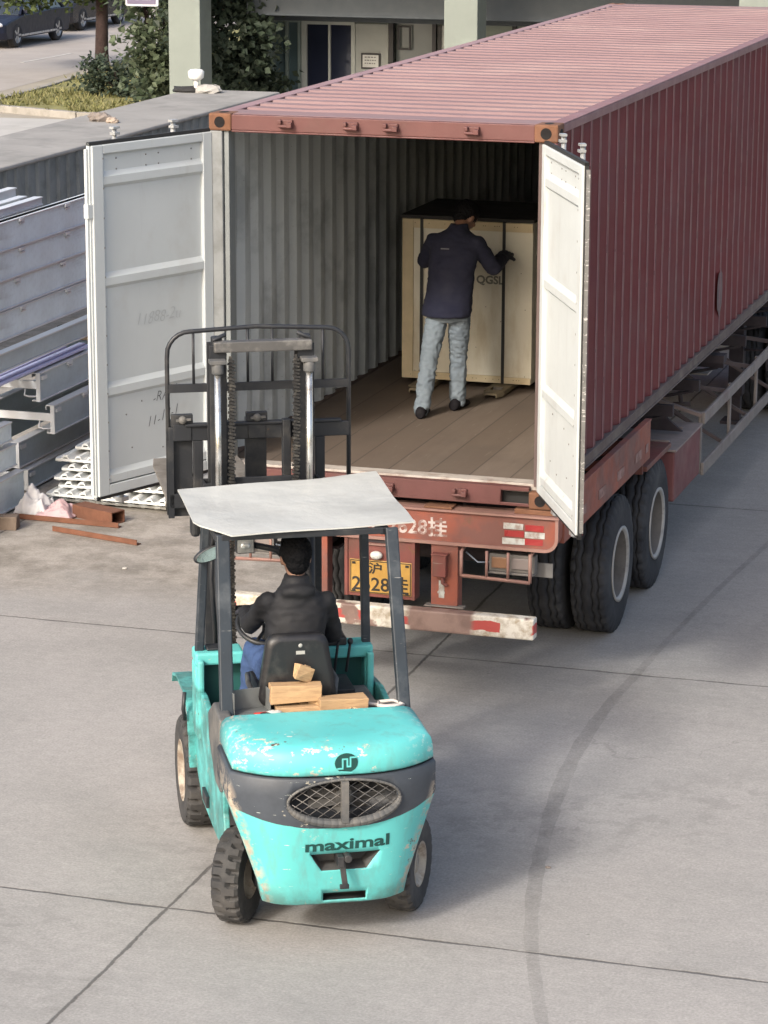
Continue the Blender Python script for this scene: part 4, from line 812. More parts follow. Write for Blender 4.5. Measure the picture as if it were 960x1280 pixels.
# side beams over the wheels
for s in (1,-1):
    x0,x1=(2.44,2.485) if s>0 else (-.045,0.0)
    mb=M(); mb.box((x0+.012*s,.14,1.15),(x1+.012*s,2.90,1.445)); mb.box((x0+.012*s,.14,1.446),(x1+.018*s,2.9,1.462)); sb=obj('side_beam',mb,M_tr2,T,.004,world=True)
    xx=x1+.014 if s>0 else x0-.014; M_sst=pm('worn pinkish sticker',(.30,.17,.15),.5,var=.2,vs=10,dirt=(.16,.07,.055),ds=12,da=(.42,.55))
    for k,y in enumerate((.55,1.15,1.75,2.35,2.72)): mb=M(); mb.box((min(xx,xx+.001),y,1.22),(max(xx,xx+.001)+.001,y+(.22 if k<4 else .1),1.29),0,.002); obj('side_sticker',mb,M_sst,sb,world=True)
    mb=M(); xa,xb=(1.72,2.44) if s>0 else (0.0,.74)
    for y in (2.75,2.85): mb.box((xa,y,1.18),(xb,y+.03,1.30))
    obj('outrigger',mb,M_tr,T,world=True)
    # bracket and toolbox
    xa,xb=(1.92,2.46) if s>0 else (-.02,.52)
    mb=M(); mb.box((xa,2.98,1.02),(xb,3.9,1.06)); mb.box((xa,2.98,1.06),(xa+.02,3.9,1.22)); mb.box((xa,2.95,1.0),(xb-.03,2.98,1.18)); obj('spring_bracket',mb,M_tr,T,.004,world=True)
    mb=M(); mb.tube([(xb-.10,3.02,1.12),(xb-.10,3.30,1.12)],.05,12); obj('air_tank',mb,pm('orange-red tank',(.42,.12,.06),.5,var=.2),T,world=True)
    mb=M(); mb.box((xa,4.05,.53),(xb,5.12,.95)); tb=obj('tool_box',mb,pm('dusty dark red box',(.17,.06,.06),.7,var=.15,vs=3,dirt=(.2,.12,.11),ds=2),T,.012,world=True)
    mb=M(); mb.box((xa-.02,4.03,.951),(xb+.015,5.14,.968)); mb.box((xa+.25,4.3,.9685),(xb-.1,4.33,.985)); mb.box((xa+.2,4.85,.9685),(xb-.1,4.88,.985)); obj('box_lid',mb,pm('dusty lid',(.27,.22,.20),.8,var=.2,vs=5),tb,world=True)
    mb=M(); mb.prism([(xa+.1,1.25),(xa-.02,1.0),(xb-.05,1.0),(xb-.2,1.12)],4.6,4.63,'XZ'); obj('gusset',mb,M_under,T,world=True)
    mb=M(); mb.bar((xa-.1,5.2,1.20),(xb,5.2,1.02),.05,.03); obj('stay_bar',mb,pm('dusty stay',(.22,.17,.15),.8),T,world=True)
    # side guard
    xg=2.455 if s>0 else -.04
    mb=M(); mb.box((xg,5.20,.945),(xg+.028,7.4,1.045)); mb.bar((xg+.014,7.41,.99),(xg+.03,10.2,1.04),.028,.10); mb.box((xg+.0,5.20,.50),(xg+.028,7.4,.61)); mb.bar((xg+.014,7.41,.555),(xg+.03,10.2,.56),.028,.10)
    for y in (5.2,6.55,7.9,9.3): mb.box((xg-.03,y,.51),(xg-.002,y+.05,1.04))
    obj('side_guard',mb,pm('scuffed grey guard paint',(.23,.20,.18),.75,var=.2,vs=3,dirt=(.15,.095,.09),ds=2.5,scr=(.42,.4,.37)),T,.006,world=True)
    xa2=1.7 if s>0 else .74; mb=M()
    M_brace=pm('dusty brown brace',(.10,.075,.07),.8,var=.3)
    for y in (5.9,7.1,8.4):
        for aa,bb,th_ in (((xa2,y,1.18),(xg,y+.5,1.0),.035),((xa2,y+.2,1.02),(xg,y+.3,.58),.03),((xa2,y-.3,1.24),(xa2+(.5 if s>0 else -.5),y,.82),.025)):
            mb=M(); mb.bar(aa,bb,th_,th_); obj('guard_brace',mb,M_brace,T,world=True)
    if 0: obj('guard_brace',mb,pm('dusty brown brace',(.10,.075,.07),.8,var=.3),T,world=True)
    xl=2.0 if s>0 else .3; mb=M(); mb.box((xl,8.9,.45),(xl+.14,9.04,1.3)); mb.box((xl+.02,8.92,.2),(xl+.12,9.02,.45)); mb.box((xl-.06,8.84,.17),(xl+.2,9.1,.20)); mb.tube([(xl+.14,8.97,.9),(xl+.36,8.97,.9),(xl+.36,8.97,.7)],.014); obj('landing_leg',mb,M_under,T,.004,world=True)
    mb=M(); mb.box((xl-.2,6.75,1.06),(xl+.2,6.98,1.075)); mb.box((xl-.16,6.8,.98),(xl-.12,6.9,1.0599)); obj('bracket_plate',mb,pm('pale dusty bracket',(.34,.29,.25),.7),T,world=True); mb=M(); mb.tube([(xl,6.5,.95),(xl+.02,6.5,.80),(xl+.06,6.55,.78)],.02); mb.tube([(xl-.05,6.45,.84),(xl+.1,6.5,.84)],.02); obj('hook',mb,M_brace,T,world=True)
# axles, springs, wheels
def truck_tyre(R_,W_,rim,seed=0):
    prof=[(-.5,rim),(-.5,rim+.03),(-.52,rim+(R_-rim)*.45),(-.515,R_-.09),(-.47,R_-.03)]
    tr=[(-.44,R_-.006),(-.36,R_),(-.335,R_),(-.33,R_-.020),(-.295,R_-.020),(-.29,R_),(-.16,R_+.002),(-.155,R_-.020),(-.12,R_-.020),(-.115,R_+.002),(.115,R_+.002),(.12,R_-.020),(.155,R_-.020),(.16,R_+.002),(.29,R_),(.295,R_-.020),(.33,R_-.020),(.335,R_),(.36,R_),(.44,R_-.006)]
    prof=prof+tr+[(-t,r) for t,r in prof[::-1]]
    n=192; rings=[]
    for t,r in prof: rings.append([(t,r)]*n)
    mb=M(); vs=[]; out=[]
    for i,(t,r) in enumerate(prof):
        ring=[]
        for k in range(n):
            a=2*PI*k/n; tt=t; rr_=r
            if abs(t)<.34: tt=t+.03*(abs(k%8-4)/2-1)
            if abs(t)>=.36 and r>R_-.05 and (k%6)<2: rr_=r-.022
            ring.append((tt*W_,rr_*math.cos(a),rr_*math.sin(a)))
        out.append(ring)
    mb.loft(out,False,0,True); return mb
M_rimw=pm('dirty off-white truck rim',(.36,.35,.33),.6,var=.15,vs=5,dirt=(.14,.125,.11),ds=6,rust=(.18,.1,.06),rs=10,ra=(.66,.7)); M_rimd=pm('dark rim dish',(.10,.095,.09),.8,var=.2)
M_ttyre=pm('dusty truck tyre',(.024,.025,.029),.9,var=.2,vs=4,dirt=(.065,.065,.066),ds=3,da=(.45,.7),bump=.25,bs=70)
wproto=None
def truck_wheel(parent,x,y,out):
    global wproto
    if wproto is None:
        W_=bpy.data.objects.new('wheel',None); col.objects.link(W_); W_.parent=parent
        o=obj('tyre',truck_tyre(.52,.275,.285),M_ttyre,W_)
        d=M(); d.lathe([(.135,.285),(.146,.288),(.146,.262),(.128,.252)],(0,0,0),'X',48); d.lathe([(.128,.252),(.02,.24),(-.13,.245),(-.137,.285)],(0,0,0),'X',48,1); obj('rim',d,[M_rimw,pm('dark rim barrel',(.13,.12,.11),.8,var=.2,dirt=(.06,.055,.05),ds=6)],W_)  # barrel has a darker tone than the outer ring
        d=M(); d.lathe([(-.06,.243),(-.06,.17),(-.03,.13),(-.03,.11)],(0,0,0),'X',40); d.lathe([(-.12,.11),(.02,.11),(.05,.09),(.055,0)],(0,0,0),'X',24)
        for k in range(10): a=k*PI/5; d.lathe([(-.06,.016),(-.015,.016),(-.012,0)],(0,.145*math.cos(a),.145*math.sin(a)),'X',6)
        obj('hub',d,M_rimd,W_); wproto=W_
    else: W_=dup(wproto,parent)
    px,py,pz=parent.location; W_.location=(x-px,y-py,.512-pz); W_.rotation_euler=(random.uniform(0,6),0,0 if out>0 else PI)
    return W_
for y in (2.08,3.39):
    for x,o_ in ((2.325,1),(1.995,-1),(.115,-1),(.445,1)): truck_wheel(T,x,y,o_)
mb=M()
for y in (2.08,3.39):
    mb.tube([(.5,y,.512),(1.95,y,.512)],.07,12)
    for x in (.75,1.6): mb.box((x+.0,y-.55,.60),(x+.10,y+.5,.68)); mb.box((x-.02,y-.06,.55),(x+.12,y+.06,.98)); mb.box((x,y-.62,.66),(x+.1,y-.56,.98))
obj('axle',mb,M_under,T,world=True)
# ---------------------------------------------------------------- tractor (rear end just reaches the picture)
Tr=thing('tractor_unit','dark tractor unit at the far end of the trailer, only its rear wheels showing','truck',(1.22,13.0,0))
mb=M(); mb.box((.78,10.0,.70),(.88,16.5,.95)); mb.box((1.56,10.0,.70),(1.66,16.5,.95)); mb.box((.88,10.1,.75),(1.56,10.2,.93)); mb.box((.5,11.0,.96),(1.9,12.0,1.19)); obj('frame',mb,M_under,Tr,.004,world=True)
for y in (10.55,11.9):
    for x,o_ in ((2.30,1),(1.97,-1),(.14,-1),(.47,1)): truck_wheel(Tr,x,y,o_)
mb=M(); mb.prism([(13.4,1.0),(13.4,3.1),(13.8,3.3),(15.3,3.2),(15.75,2.2),(15.85,.5),(13.6,.5)],.02,2.42,'YZ'); cb=obj('cab',mb,pm('red cab paint',(.35,.03,.03),.35),Tr,.08,world=True)
mb=M(); mb.box((2.425,14.2,1.9),(2.435,15.2,2.7)); mb.box((.005,14.2,1.9),(.015,15.2,2.7)); mb.box((.3,13.38,2.0),(2.1,13.395,2.6)); obj('cab_window',mb,G_blue,cb,world=True)
for x,o_ in ((2.25,1),(.19,-1)): truck_wheel(Tr,x,15.1,o_)
# ================================================================ FORKLIFT  (local: a right, b forward, z up)
TH=R(28.5); FO=(2.125,-3.953,0)
FL=thing('forklift','turquoise counterbalance forklift with pale sheet roof, parked facing the open container','forklift',FO,TH)
def mat_teal():
    t=NT('chipped turquoise paint'); n=t.noise(2,5); c=t.mul((.11,.485,.475),t.ramp(n,.3,.7,.92,1.08))
    c=t.mix(t.ramp(t.noise(1.5,6,.7,t.map(loc=(3,3,1))),.55,.72,0,.5),c,(.16,.42,.40))
    x,y,z=t.sep(); low=t.math('ADD',t.ramp(z,.95,.35,0,.05),t.ramp(t.noise(1.9,3,.5,t.map(loc=(2,9,4))),.38,.62,-.09,.05))
    c=t.mix(t.ramp(t.math('ADD',t.noise(11,8,.75,t.map((1,1,1.6),loc=(1,7,2))),low),.63,.65),c,(.55,.52,.42))
    c=t.mix(t.ramp(t.math('ADD',t.noise(8,9,.78,t.map((1,1,1.3),loc=(6,2,5))),low),.665,.68),c,(.10,.06,.045))
    c=t.mix(t.ramp(t.noise(7,5,.6,t.map((1.3,1.3,10),(.1,.35,0))),.69,.705),c,(.58,.66,.60))
    ab=t.math('MULTIPLY',t.math('MULTIPLY',t.ramp(y,.08,.02),t.ramp(t.math('ABSOLUTE',x),.36,.52)),t.ramp(t.noise(18,7,.75,t.map((1,1,1.5),loc=(2,2,2))),.54,.60)); c=t.mix(t.math('MULTIPLY',ab,.75),c,(.52,.62,.57))
    c=t.mix(t.math('MULTIPLY',t.ramp(z,1.045,1.015),t.ramp(t.noise(6,5,.7),.35,.6,0,.75)),c,(.03,.09,.085))
    c=t.mix(t.ramp(t.noise(4,6,.7,t.map((2.5,2.5,.6),loc=(8,8,1))),.52,.66,0,.35),c,(.14,.27,.245))
    t.bump(t.noise(25,4),.08,.004); return t.fin(c,t.ramp(n,.3,.7,.38,.55),0,.45)
def mat_cw():
    t=NT('counterweight turquoise with dark band'); n=t.noise(2,5); c=t.mul((.11,.485,.475),t.ramp(n,.3,.7,.92,1.08))
    x,y,z=t.sep(); low=t.math('ADD',t.ramp(z,.95,.3,0,.05),t.ramp(t.noise(2.2,3,.5,t.map(loc=(2,9,4))),.38,.62,-.09,.05))
    lo=t.math('ADD',.715,t.math('MULTIPLY',t.math('MULTIPLY',x,x),.30)); lo=t.math('ADD',lo,t.math('MULTIPLY',t.math('SUBTRACT',t.noise(9,5),.5),.012))
    band=t.math('GREATER_THAN',z,lo); dark=t.mul((.045,.053,.065),t.ramp(t.noise(3,6,.7),.3,.7,.8,1.35)); c=t.mix(band,c,dark)
    c=t.mix(t.ramp(t.math('ADD',t.noise(11,8,.75,t.map((1,1,1.6),loc=(1,7,2))),low),.645,.665),c,(.50,.47,.38))
    # scraped lower edges of the casting
    e=t.math('ADD',t.math('ABSOLUTE',t.math('SUBTRACT',t.math('ABSOLUTE',x),t.math('ADD',.27,t.math('MULTIPLY',z,.34)))),0.)
    c=t.mix(t.math('MULTIPLY',t.ramp(e,.045,.0),t.ramp(t.noise(16,6,.7),.47,.55)),c,t.mix(t.noise(25),(.62,.58,.46),(.2,.12,.09)))
    c=t.mix(t.ramp(t.math('ADD',t.noise(8,9,.78,t.map((1,1,1.3),loc=(6,2,5))),low),.675,.69),c,(.10,.06,.045))
    c=t.mix(t.ramp(t.noise(7,5,.6,t.map((1.3,1.3,10),(.1,.35,0))),.68,.695),c,(.55,.6,.55))
    c=t.mix(t.math('MULTIPLY',t.ramp(z,.42,.26),t.ramp(t.noise(7,6,.7),.38,.6,0,.7)),c,(.10,.16,.14))
    c=t.mix(t.math('MULTIPLY',t.math('SUBTRACT',1.,band),t.ramp(t.noise(4,6,.7,t.map((2.5,2.5,.6),loc=(8,8,1))),.52,.66,0,.4)),c,(.14,.26,.24))
    t.bump(t.noise(14,5),.15,.008); return t.fin(c,.5,0,.45)
M_teal=mat_teal(); M_cw=mat_cw()
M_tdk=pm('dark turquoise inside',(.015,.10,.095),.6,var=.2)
M_blk=pm('dusty black forklift paint',(.016,.018,.022),.5,var=.25,vs=4,dirt=(.07,.067,.062),ds=4,da=(.5,.75),rust=(.16,.09,.05),rs=12,ra=(.68,.72))
M_post=pm('blue-black post paint',(.022,.030,.040),.45,var=.2,vs=5,dirt=(.09,.10,.11),ds=5,scr=(.2,.2,.2))
M_grey=pm('grey plastic engine cover',(.075,.078,.08),.6,var=.2,vs=5,dirt=(.17,.16,.145),ds=5,da=(.42,.65))
M_chrome=pm('hydraulic rod chrome',(.60,.60,.58),.22,.85,var=.1,dirt=(.25,.2,.15),ds=8)
def cw_b(a,z):
    # rear surface b for given a (fraction) and z
    hw=cw_hw(z); s=max(-1,min(1,a/hw)); rc=-.50-.10*min(1,max(0,(z-.25)/.5)); bl,pp=cw_bp(z); return rc+bl*abs(s)**pp
def cw_bp(z):
    k=min(1,max(0,(z-.3)/.45)); return .09+.11*k, 5-1.8*k
def cw_hw(z):
    if z<.30: return .39
    if z<.83: return .39+(z-.30)/.53*.175
    return .565
def ring(z,hw,rc,bf,bul=.20,n=28,p=3.2):
    P=[]
    for i in range(n+1):
        s=-math.cos(PI*i/n); P.append((hw*s,rc+bul*abs(s)**p,z))
    P.append((hw,(rc+bul+bf)/2,z)); P.append((hw,bf,z)); 
    for k in (.5,0,-.5): P.append((hw*k,bf,z))
    P.append((-hw,bf,z)); P.append((-hw,(rc+bul+bf)/2,z)); return P
mb=M(); rg=[]
for z,bf in ((.245,-.28),(.26,-.28),(.35,-.28),(.45,-.28),(.55,-.28),(.60,-.28),(.601,.05),(.7,.05),(.76,.05),(.83,.05),(.90,.05),(.99,.05),(1.005,.05)):
    hw=cw_hw(z); rc=-.50-.10*min(1,max(0,(z-.25)/.5)); 
    if z<.25: hw-=.02; rc+=.02
    if z>1.0: hw-=.01; rc+=.01
    bl,pp=cw_bp(z); rg.append(ring(z,hw,rc,bf,bl,28,pp))
mb.loft(rg,True,0,True)
cw=obj('counterweight',mb,[M_cw,M_grey,M_blk],FL)
def cut(o,mb,mi):
    c=obj('cutter',mb,[M_cw,M_grey,M_blk],FL); c.data.polygons.foreach_set('material_index',[mi]*len(c.data.polygons))
    md=o.modifiers.new('cut','BOOLEAN'); md.operation='DIFFERENCE'; md.solver='EXACT'; md.object=c
    bake(o); bpy.data.objects.remove(c)
c_=M(); c_.ell((.03,-.60,.868),(.30,.14,.118),14); cut(cw,c_,2)
c_=M(); c_.loft([[(-.165,-.70,.565),(.245,-.70,.565),(.17,-.70,.445),(-.10,-.70,.445)],[(-.14,-.44,.56),(.22,-.44,.56),(.15,-.42,.47),(-.08,-.42,.47)]],True,0,False); cut(cw,c_,1)
c_=M(); c_.box((-.075,-.62,.275),(.16,-.42,.32)); cut(cw,c_,2)
# grille: raised lip, centre bar, wire mesh, fan
mb=M(); L=[]
for k in range(48):
    a=2*PI*k/48; x=.03+.305*math.cos(a); z=.868+.122*math.sin(a); L.append((x,cw_b(x,z)-.006,z))
for k in range(48):
    th=.010+ .022*max(0,-math.sin(2*PI*k/48))**.6; p,q=L[k],L[(k+1)%48]; mb.tube([p,q],th*.8,8,cap=True)
mb.box((.006,-.635,.755),(.046,-.60,.985)); gl=obj('grille_rim',mb,M_grey,cw,.004)
mb=M()
for k in range(-8,9):
    for sg in (1,-1):
        seg=[]
        for j in range(21):
            z=.75+.236*j/20; x=.03+k*.075+sg*(z-.868)*1.5
            if ((x-.03)/.295)**2+((z-.868)/.112)**2<1: seg.append((x,-.575,z))
        if len(seg)>1: mb.tube([seg[0],seg[-1]],.0026,5)
obj('grille_mesh',mb,pm('grey wire',(.16,.155,.15),.5,.3),cw)
mb=M(); mb.lathe([(-.515,0.0),(-.53,.05),(-.50,.06)],(.04,0,.86),'Y',20)
for k in range(7):
    a=k*2*PI/7; mb.bar((.04+.05*math.cos(a),-.51,.86+.04*math.sin(a)),(.04+.22*math.cos(a),-.50,.86+.085*math.sin(a)),.006,.05,up=(math.sin(a),.6,-math.cos(a)))
obj('fan',mb,pm('dusty fan',(.06,.058,.055),.7),cw)
mb=M()
for a,z in ((-.42,.90),(.47,.92),(-.40,.62),(.43,.60)):
    b_=cw_b(a,z); mb.lathe([(b_+.004,0),(b_-.006,.012),(b_+.006,.016)][::-1],(a,0,z),'Y',8)
obj('bolt_head',mb,pm('grimy bolt',(.10,.09,.07),.6),cw) if False else None
# lettering and round emblem bent onto the casting
M_let=pm('dark green lettering',(.008,.055,.05),.5)
def wrap(mb,a0,z0,sx,sz,f,off=.003,slope=0.0):
    mb.v=[(a0+v[0]*sx,f(a0+v[0]*sx,z0+v[1]*sz)-off-v[2],z0+v[1]*sz+slope*v[0]*sx) for v in mb.v]; return mb
def sub(mb,mx=.02):
    b=bmesh.new(); me=bpy.data.meshes.new('q'); me.from_pydata(mb.v,[],mb.f); b.from_mesh(me); bmesh.ops.triangulate(b,faces=b.faces)
    bmesh.ops.subdivide_edges(b,edges=[e for e in b.edges if e.calc_length()>mx],cuts=2,use_grid_fill=False); bmesh.ops.triangulate(b,faces=b.faces)
    o=M(); o.add([tuple(v.co) for v in b.verts],[tuple(v.index for v in f.verts) for f in b.faces]); b.free(); bpy.data.meshes.remove(me); return o
tx=sub(text('maximal',.13,bold=.0035)); wd=max(v[0] for v in tx.v); k=.465/wd
obj('lettering',wrap(tx,-.185,.582,k,.72,cw_b,.004,.02),M_let,cw)
mb=M(); mb.box((-.012,-.62,.50),(.022,-.50,.56)); mb.lathe([(-.55,.0),(-.62,.0),(-.62,.022),(-.55,.022)],(.045,0,.545),'Y',14); mb.bar((.01,-.60,.55),(.03,-.61,.385),.03,.02,up=(0,1,0)); mb.box((.0,-.618,.375),(.05,-.60,.40)); obj('tow_pin',mb,M_blk,cw,.003)
mb=M(); mb.ell((-.06,-.50,.52),(.035,.02,.022),8); obj('dried_leaf_a',mb,pm('dry leaf',(.3,.17,.05),.8),cw) if False else None
# rear hood
mb=M(); hr=[]
for z,hw,rc,bf in ((1.016,.545,-.605,.06),(1.026,.549,-.612,.06),(1.09,.547,-.608,.06),(1.13,.538,-.595,.06),(1.155,.515,-.57,.055),(1.170,.475,-.52,.04),(1.177,.40,-.43,.02)):
    hr.append(ring(z,hw,rc,bf,.20 if z<1.15 else .17))
mb.loft(hr,True,0,True); hood=obj('rear_hood',mb,M_teal,FL)
def hood_b(a,z): s=max(-1,min(1,a/.547)); return -.609+.20*abs(s)**3.2
mb=M(); n=28; mb.add([(.062*math.cos(2*PI*k/n),.055*math.sin(2*PI*k/n),0) for k in range(n)],[tuple(range(n))]); mb=wrap(sub(mb,.03),.035,1.085,1,1,hood_b,.003); em=obj('emblem',mb,M_let,hood)
mb=M()
for (p,q) in (((-.045,-.03),(-.02,-.03)),((-.02,-.03),(-.02,.022)),((-.02,.022),(.005,.022)),((.005,.022),(.005,-.02)),((.005,-.02),(.022,-.02)),((.022,-.02),(.022,.03)),((.022,.03),(.05,.03)),((-.03,-.048),(.03,-.055))):
    P=Vector((*p,0)); Q=Vector((*q,0)); d=(Q-P).normalized(); e=d*.004; nn=Vector((-d.y,d.x,0))*.0045
    mb.add([P-e-nn,Q+e-nn,Q+e+nn,P-e+nn],[(0,1,2,3)])
obj('emblem_stroke',wrap(mb,.035,1.085,1,1,hood_b,.005),M_teal,em)
mb=M()
for a,b in ((-.14,-.02),(.27,-.05),(-.30,.02)): mb.lathe([(1.171,0),(1.176,.03),(1.168,.035)],(a,b,0),'Z',16)
obj('hood_plug',mb,M_blk,hood)
# engine cover, deck, grey side shell
mb=M(); mb.box((-.47,.065,1.02),(.50,.36,1.115)); mb.box((-.42,.07,.55),(.44,.95,1.0199)); obj('engine_cover',mb,M_grey,FL,.02)
mb=M(); mb.prism([(.055,.72),(.055,1.14),(.30,1.17),(.52,1.05),(.50,.90),(.25,.72)],-.552,-.475,'YZ'); obj('side_shell',mb,M_grey,FL,.012); mb=M(); mb.prism([(.055,.72),(.055,1.10),(.30,1.12),(.52,1.02),(.50,.90),(.25,.72)],.475,.55,'YZ'); obj('side_shell',mb,M_grey,FL,.012)
# chassis skirts and fenders
for s in (-1,1):
    x0,x1=sorted((s*.535,s*.50)); mb=M()
    mb.prism([(.05,.99),(.05,.60),(.0,.47),(.10,.40),(.30,.36),(.95,.36),(1.22,.50),(1.30,.80),(1.32,.98),(.9,1.02),(.55,.98),(.35,.80),(.2,.80)],x0,x1,'YZ'); sk=obj('side_skirt',mb,M_teal,FL,.008)
    x0,x1=sorted((s*.585,s*.36)); mb=M(); cyl=[]
    path=[(1.20,.70),(1.22,.80),(1.28,.875),(1.4,.90),(1.75,.895),(1.93,.85),(1.96,.80)]
    for i in range(len(path)-1):
        mb.add([(x0,*path[i]),(x1,*path[i]),(x1,*path[i+1]),(x0,*path[i+1]),(x0,path[i][0],path[i][1]-.018),(x1,path[i][0],path[i][1]-.018),(x1,path[i+1][0],path[i+1][1]-.018),(x0,path[i+1][0],path[i+1][1]-.018)],[(0,1,2,3),(7,6,5,4),(0,3,7,4),(1,5,6,2),(0,4,5,1),(3,2,6,7)])
    mb.prism([(1.20,.48),(1.21,.82),(1.30,.885),(1.26,.80),(1.25,.5)],min(s*.575,s*.36),max(s*.575,s*.36),'YZ'); obj('fender',mb,M_teal,FL,.004)
    mb=M(); x0,x1=sorted((s*.536,s*.555)); mb.box((x0,.62,.43),(x1,.80,.50)); obj('step_plate',mb,M_blk,FL,.003)
    mb=M(); 
    if s<0: mb.tube([(-.60,1.2,.95),(-.61,1.19,.85),(-.60,1.2,.78)],.012); obj('hose',mb,M_blk,FL)
# cowl: two turquoise side boxes with dark openings
for (a0,a1,zt_) in ((-.555,-.27,1.235),(.17,.495,1.235)):
    out=a0 if a0<0 else a1
    mb=M(); mb.box((a0,1.02,zt_-.075),(a1,1.20,zt_)); mb.box((a0,1.16,.75),(a1,1.20,zt_-.0751))
    xo=(a0,a0+.05) if a0<0 else (a1-.05,a1); mb.box((xo[0],1.02,.72),(xo[1],1.1599,zt_-.0751)); mb.bar(((xo[0]+xo[1])/2,.99,zt_-.03),((xo[0]+xo[1])/2,1.0,.72),.05,.04,up=(1,0,0))
    cb=obj('cowl',mb,M_teal,FL,.014)
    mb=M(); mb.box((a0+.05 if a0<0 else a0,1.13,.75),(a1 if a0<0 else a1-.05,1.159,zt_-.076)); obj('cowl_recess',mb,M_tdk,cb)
    mb=M(); mb.box((a0+.07,1.06,zt_+.001),(a0+.18 if a0<0 else a0+.17,1.16,zt_+.018)) if a0<0 else mb.box((a0+.05,1.03,zt_+.001),(a0+.17,1.15,zt_+.05)); obj('cowl_tray',mb,M_blk,cb,.01)
mb=M(); mb.box((-.27,1.14,.6),(.15,1.20,1.10)); mb.box((-.50,.85,.55),(.48,1.24,.575)); mb.box((-.16,1.0,.58),(.02,1.14,1.10)); obj('front_bulkhead',mb,M_blk,FL,.01)
mb=M(); mb.box((.10,.55,1.02),(.30,.85,1.12)); mb.box((.14,.6,1.12),(.19,.7,1.16)); mb.tube([(.25,.95,1.1),(.27,.93,1.30)],.009); mb.ell((.27,.93,1.31),(.018,.018,.022),6); mb.tube([(.32,.95,1.1),(.34,.93,1.28)],.009); mb.ell((.34,.93,1.29),(.018,.018,.022),6); obj('control_box',mb,M_blk,FL,.008)
# seat
mb=M(); S=[]
def rrect(cx,hw,z0,z1,r,b,taper=.0):
    P=[]
    for (cxx,czz,a0) in ((cx+hw-r,z1-r,0),(cx-hw+r,z1-r,90),(cx-hw+r-taper,z0+r,180),(cx+hw-r+taper,z0+r,270)):
        for k in range(6): a=R(a0+k*18); P.append((cxx+r*math.cos(a),b,czz+r*math.sin(a)))
    return P
for b,i,q in ((.285,.03,0),(.295,.0,0),(.36,0,0),(.375,.03,0)): S.append(rrect(-.075,.175-i,1.125+i,1.53-i,.06,b,.045))
mb.loft(S,True,0,True); st=obj('seat_back',mb,pm('black vinyl seat',(.014,.014,.016),.42,var=.2,dirt=(.06,.058,.055),ds=6),FL)
mb=M(); mb.lathe([(.284,0),(.281,.008),(.285,.010)],(-.14,0,1.22),'Y',8); mb.lathe([(.284,0),(.281,.010),(.285,.012)],(-.06,0,1.475),'Y',10); mb.box((-.085,.282,1.425),(-.035,.286,1.445),0); obj('seat_badge',mb,pm('pale badge',(.35,.35,.33),.5),st)
mb=M(); mb.box((-.29,.38,1.115),(.13,.87,1.17)); obj('seat_cushion',mb,pm('black seat',(.015,.015,.017),.5),FL,.03)
mb=M(); mb.tube([(-.30,.34,1.15),(-.33,.45,1.22),(-.31,.62,1.22)],.016); mb.tube([(.14,.34,1.15),(.17,.45,1.22),(.17,.62,1.22)],.016); obj('seat_rail',mb,M_grey,FL)
# overhead guard: posts, cross bars, sheet roof
def post(p0,p1,w=.07,h=.055,nm='guard_post'):
    mb=M(); mb.bar(p0,p1,w,h,up=(0,1,0)); return obj(nm,mb,M_post,FL,.008)
post((-.49,.17,.98),(-.472,.42,2.095),.075); post((.515,.17,.98),(.478,.42,2.095),.07)
post((-.525,1.10,1.2),(-.468,1.12,2.095),.05,.05); post((.465,1.10,1.2),(.452,1.12,2.095),.05,.05)
mb=M(); mb.bar((-.49,.40,2.08),(-.49,1.35,2.08),.05,.04); mb.bar((.44,.40,2.08),(.44,1.35,2.08),.05,.04)
for b in (.40,.62,.84,1.06,1.32): mb.bar((-.48,b,2.085),(.43,b,2.085),.03,.035)
obj('guard_frame',mb,M_blk,FL,.004)
pg=[(-.596,1.431),(-.607,.60),(-.432,.326),(.613,.426),(.634,1.669)]
pm_roof=pm('bare pale sheet roof',(.50,.51,.485),.45,0.,var=.08,vs=1.3,scr=(.40,.39,.36),dirt=(.40,.405,.385),ds=1.2,da=(.45,.65),rust=(.25,.16,.1),rs=9,ra=(.69,.73),bump=.25,bs=5,bd=.03)
mb=M(); n=14; vs=[]
# bilinear sheet with slight sag and lifted corners, trimmed outline
def lerp(a,b,t): return (a[0]+(b[0]-a[0])*t,a[1]+(b[1]-a[1])*t)
for j in range(n+1):
    t=j/n
    Lp=lerp(pg[2],pg[1],t/.25) if t<.25 else lerp(pg[1],pg[0],(t-.25)/.75); Rp=lerp(pg[3],pg[4],t)
    for i in range(n+1):
        q=lerp(Lp,Rp,i/n); z=2.118+.014*noise.noise(Vector((q[0]*2.4,q[1]*2.4,1)))-.010*(1-abs(i/n-.5)*2)*math.sin(PI*t); vs.append((q[0],q[1],z))
mb.add(vs,[(j*(n+1)+i,j*(n+1)+i+1,(j+1)*(n+1)+i+1,(j+1)*(n+1)+i) for j in range(n) for i in range(n)],0,False)
ro=obj('roof_sheet',mb,pm_roof,FL); sd2=ro.modifiers.new('thick','SOLIDIFY'); sd2.thickness=.008
mb=M(); mb.bar((-.60,1.43,2.10),(.62,1.66,2.125),.006,.03); obj('roof_edge',mb,pm_roof,FL) if False else None
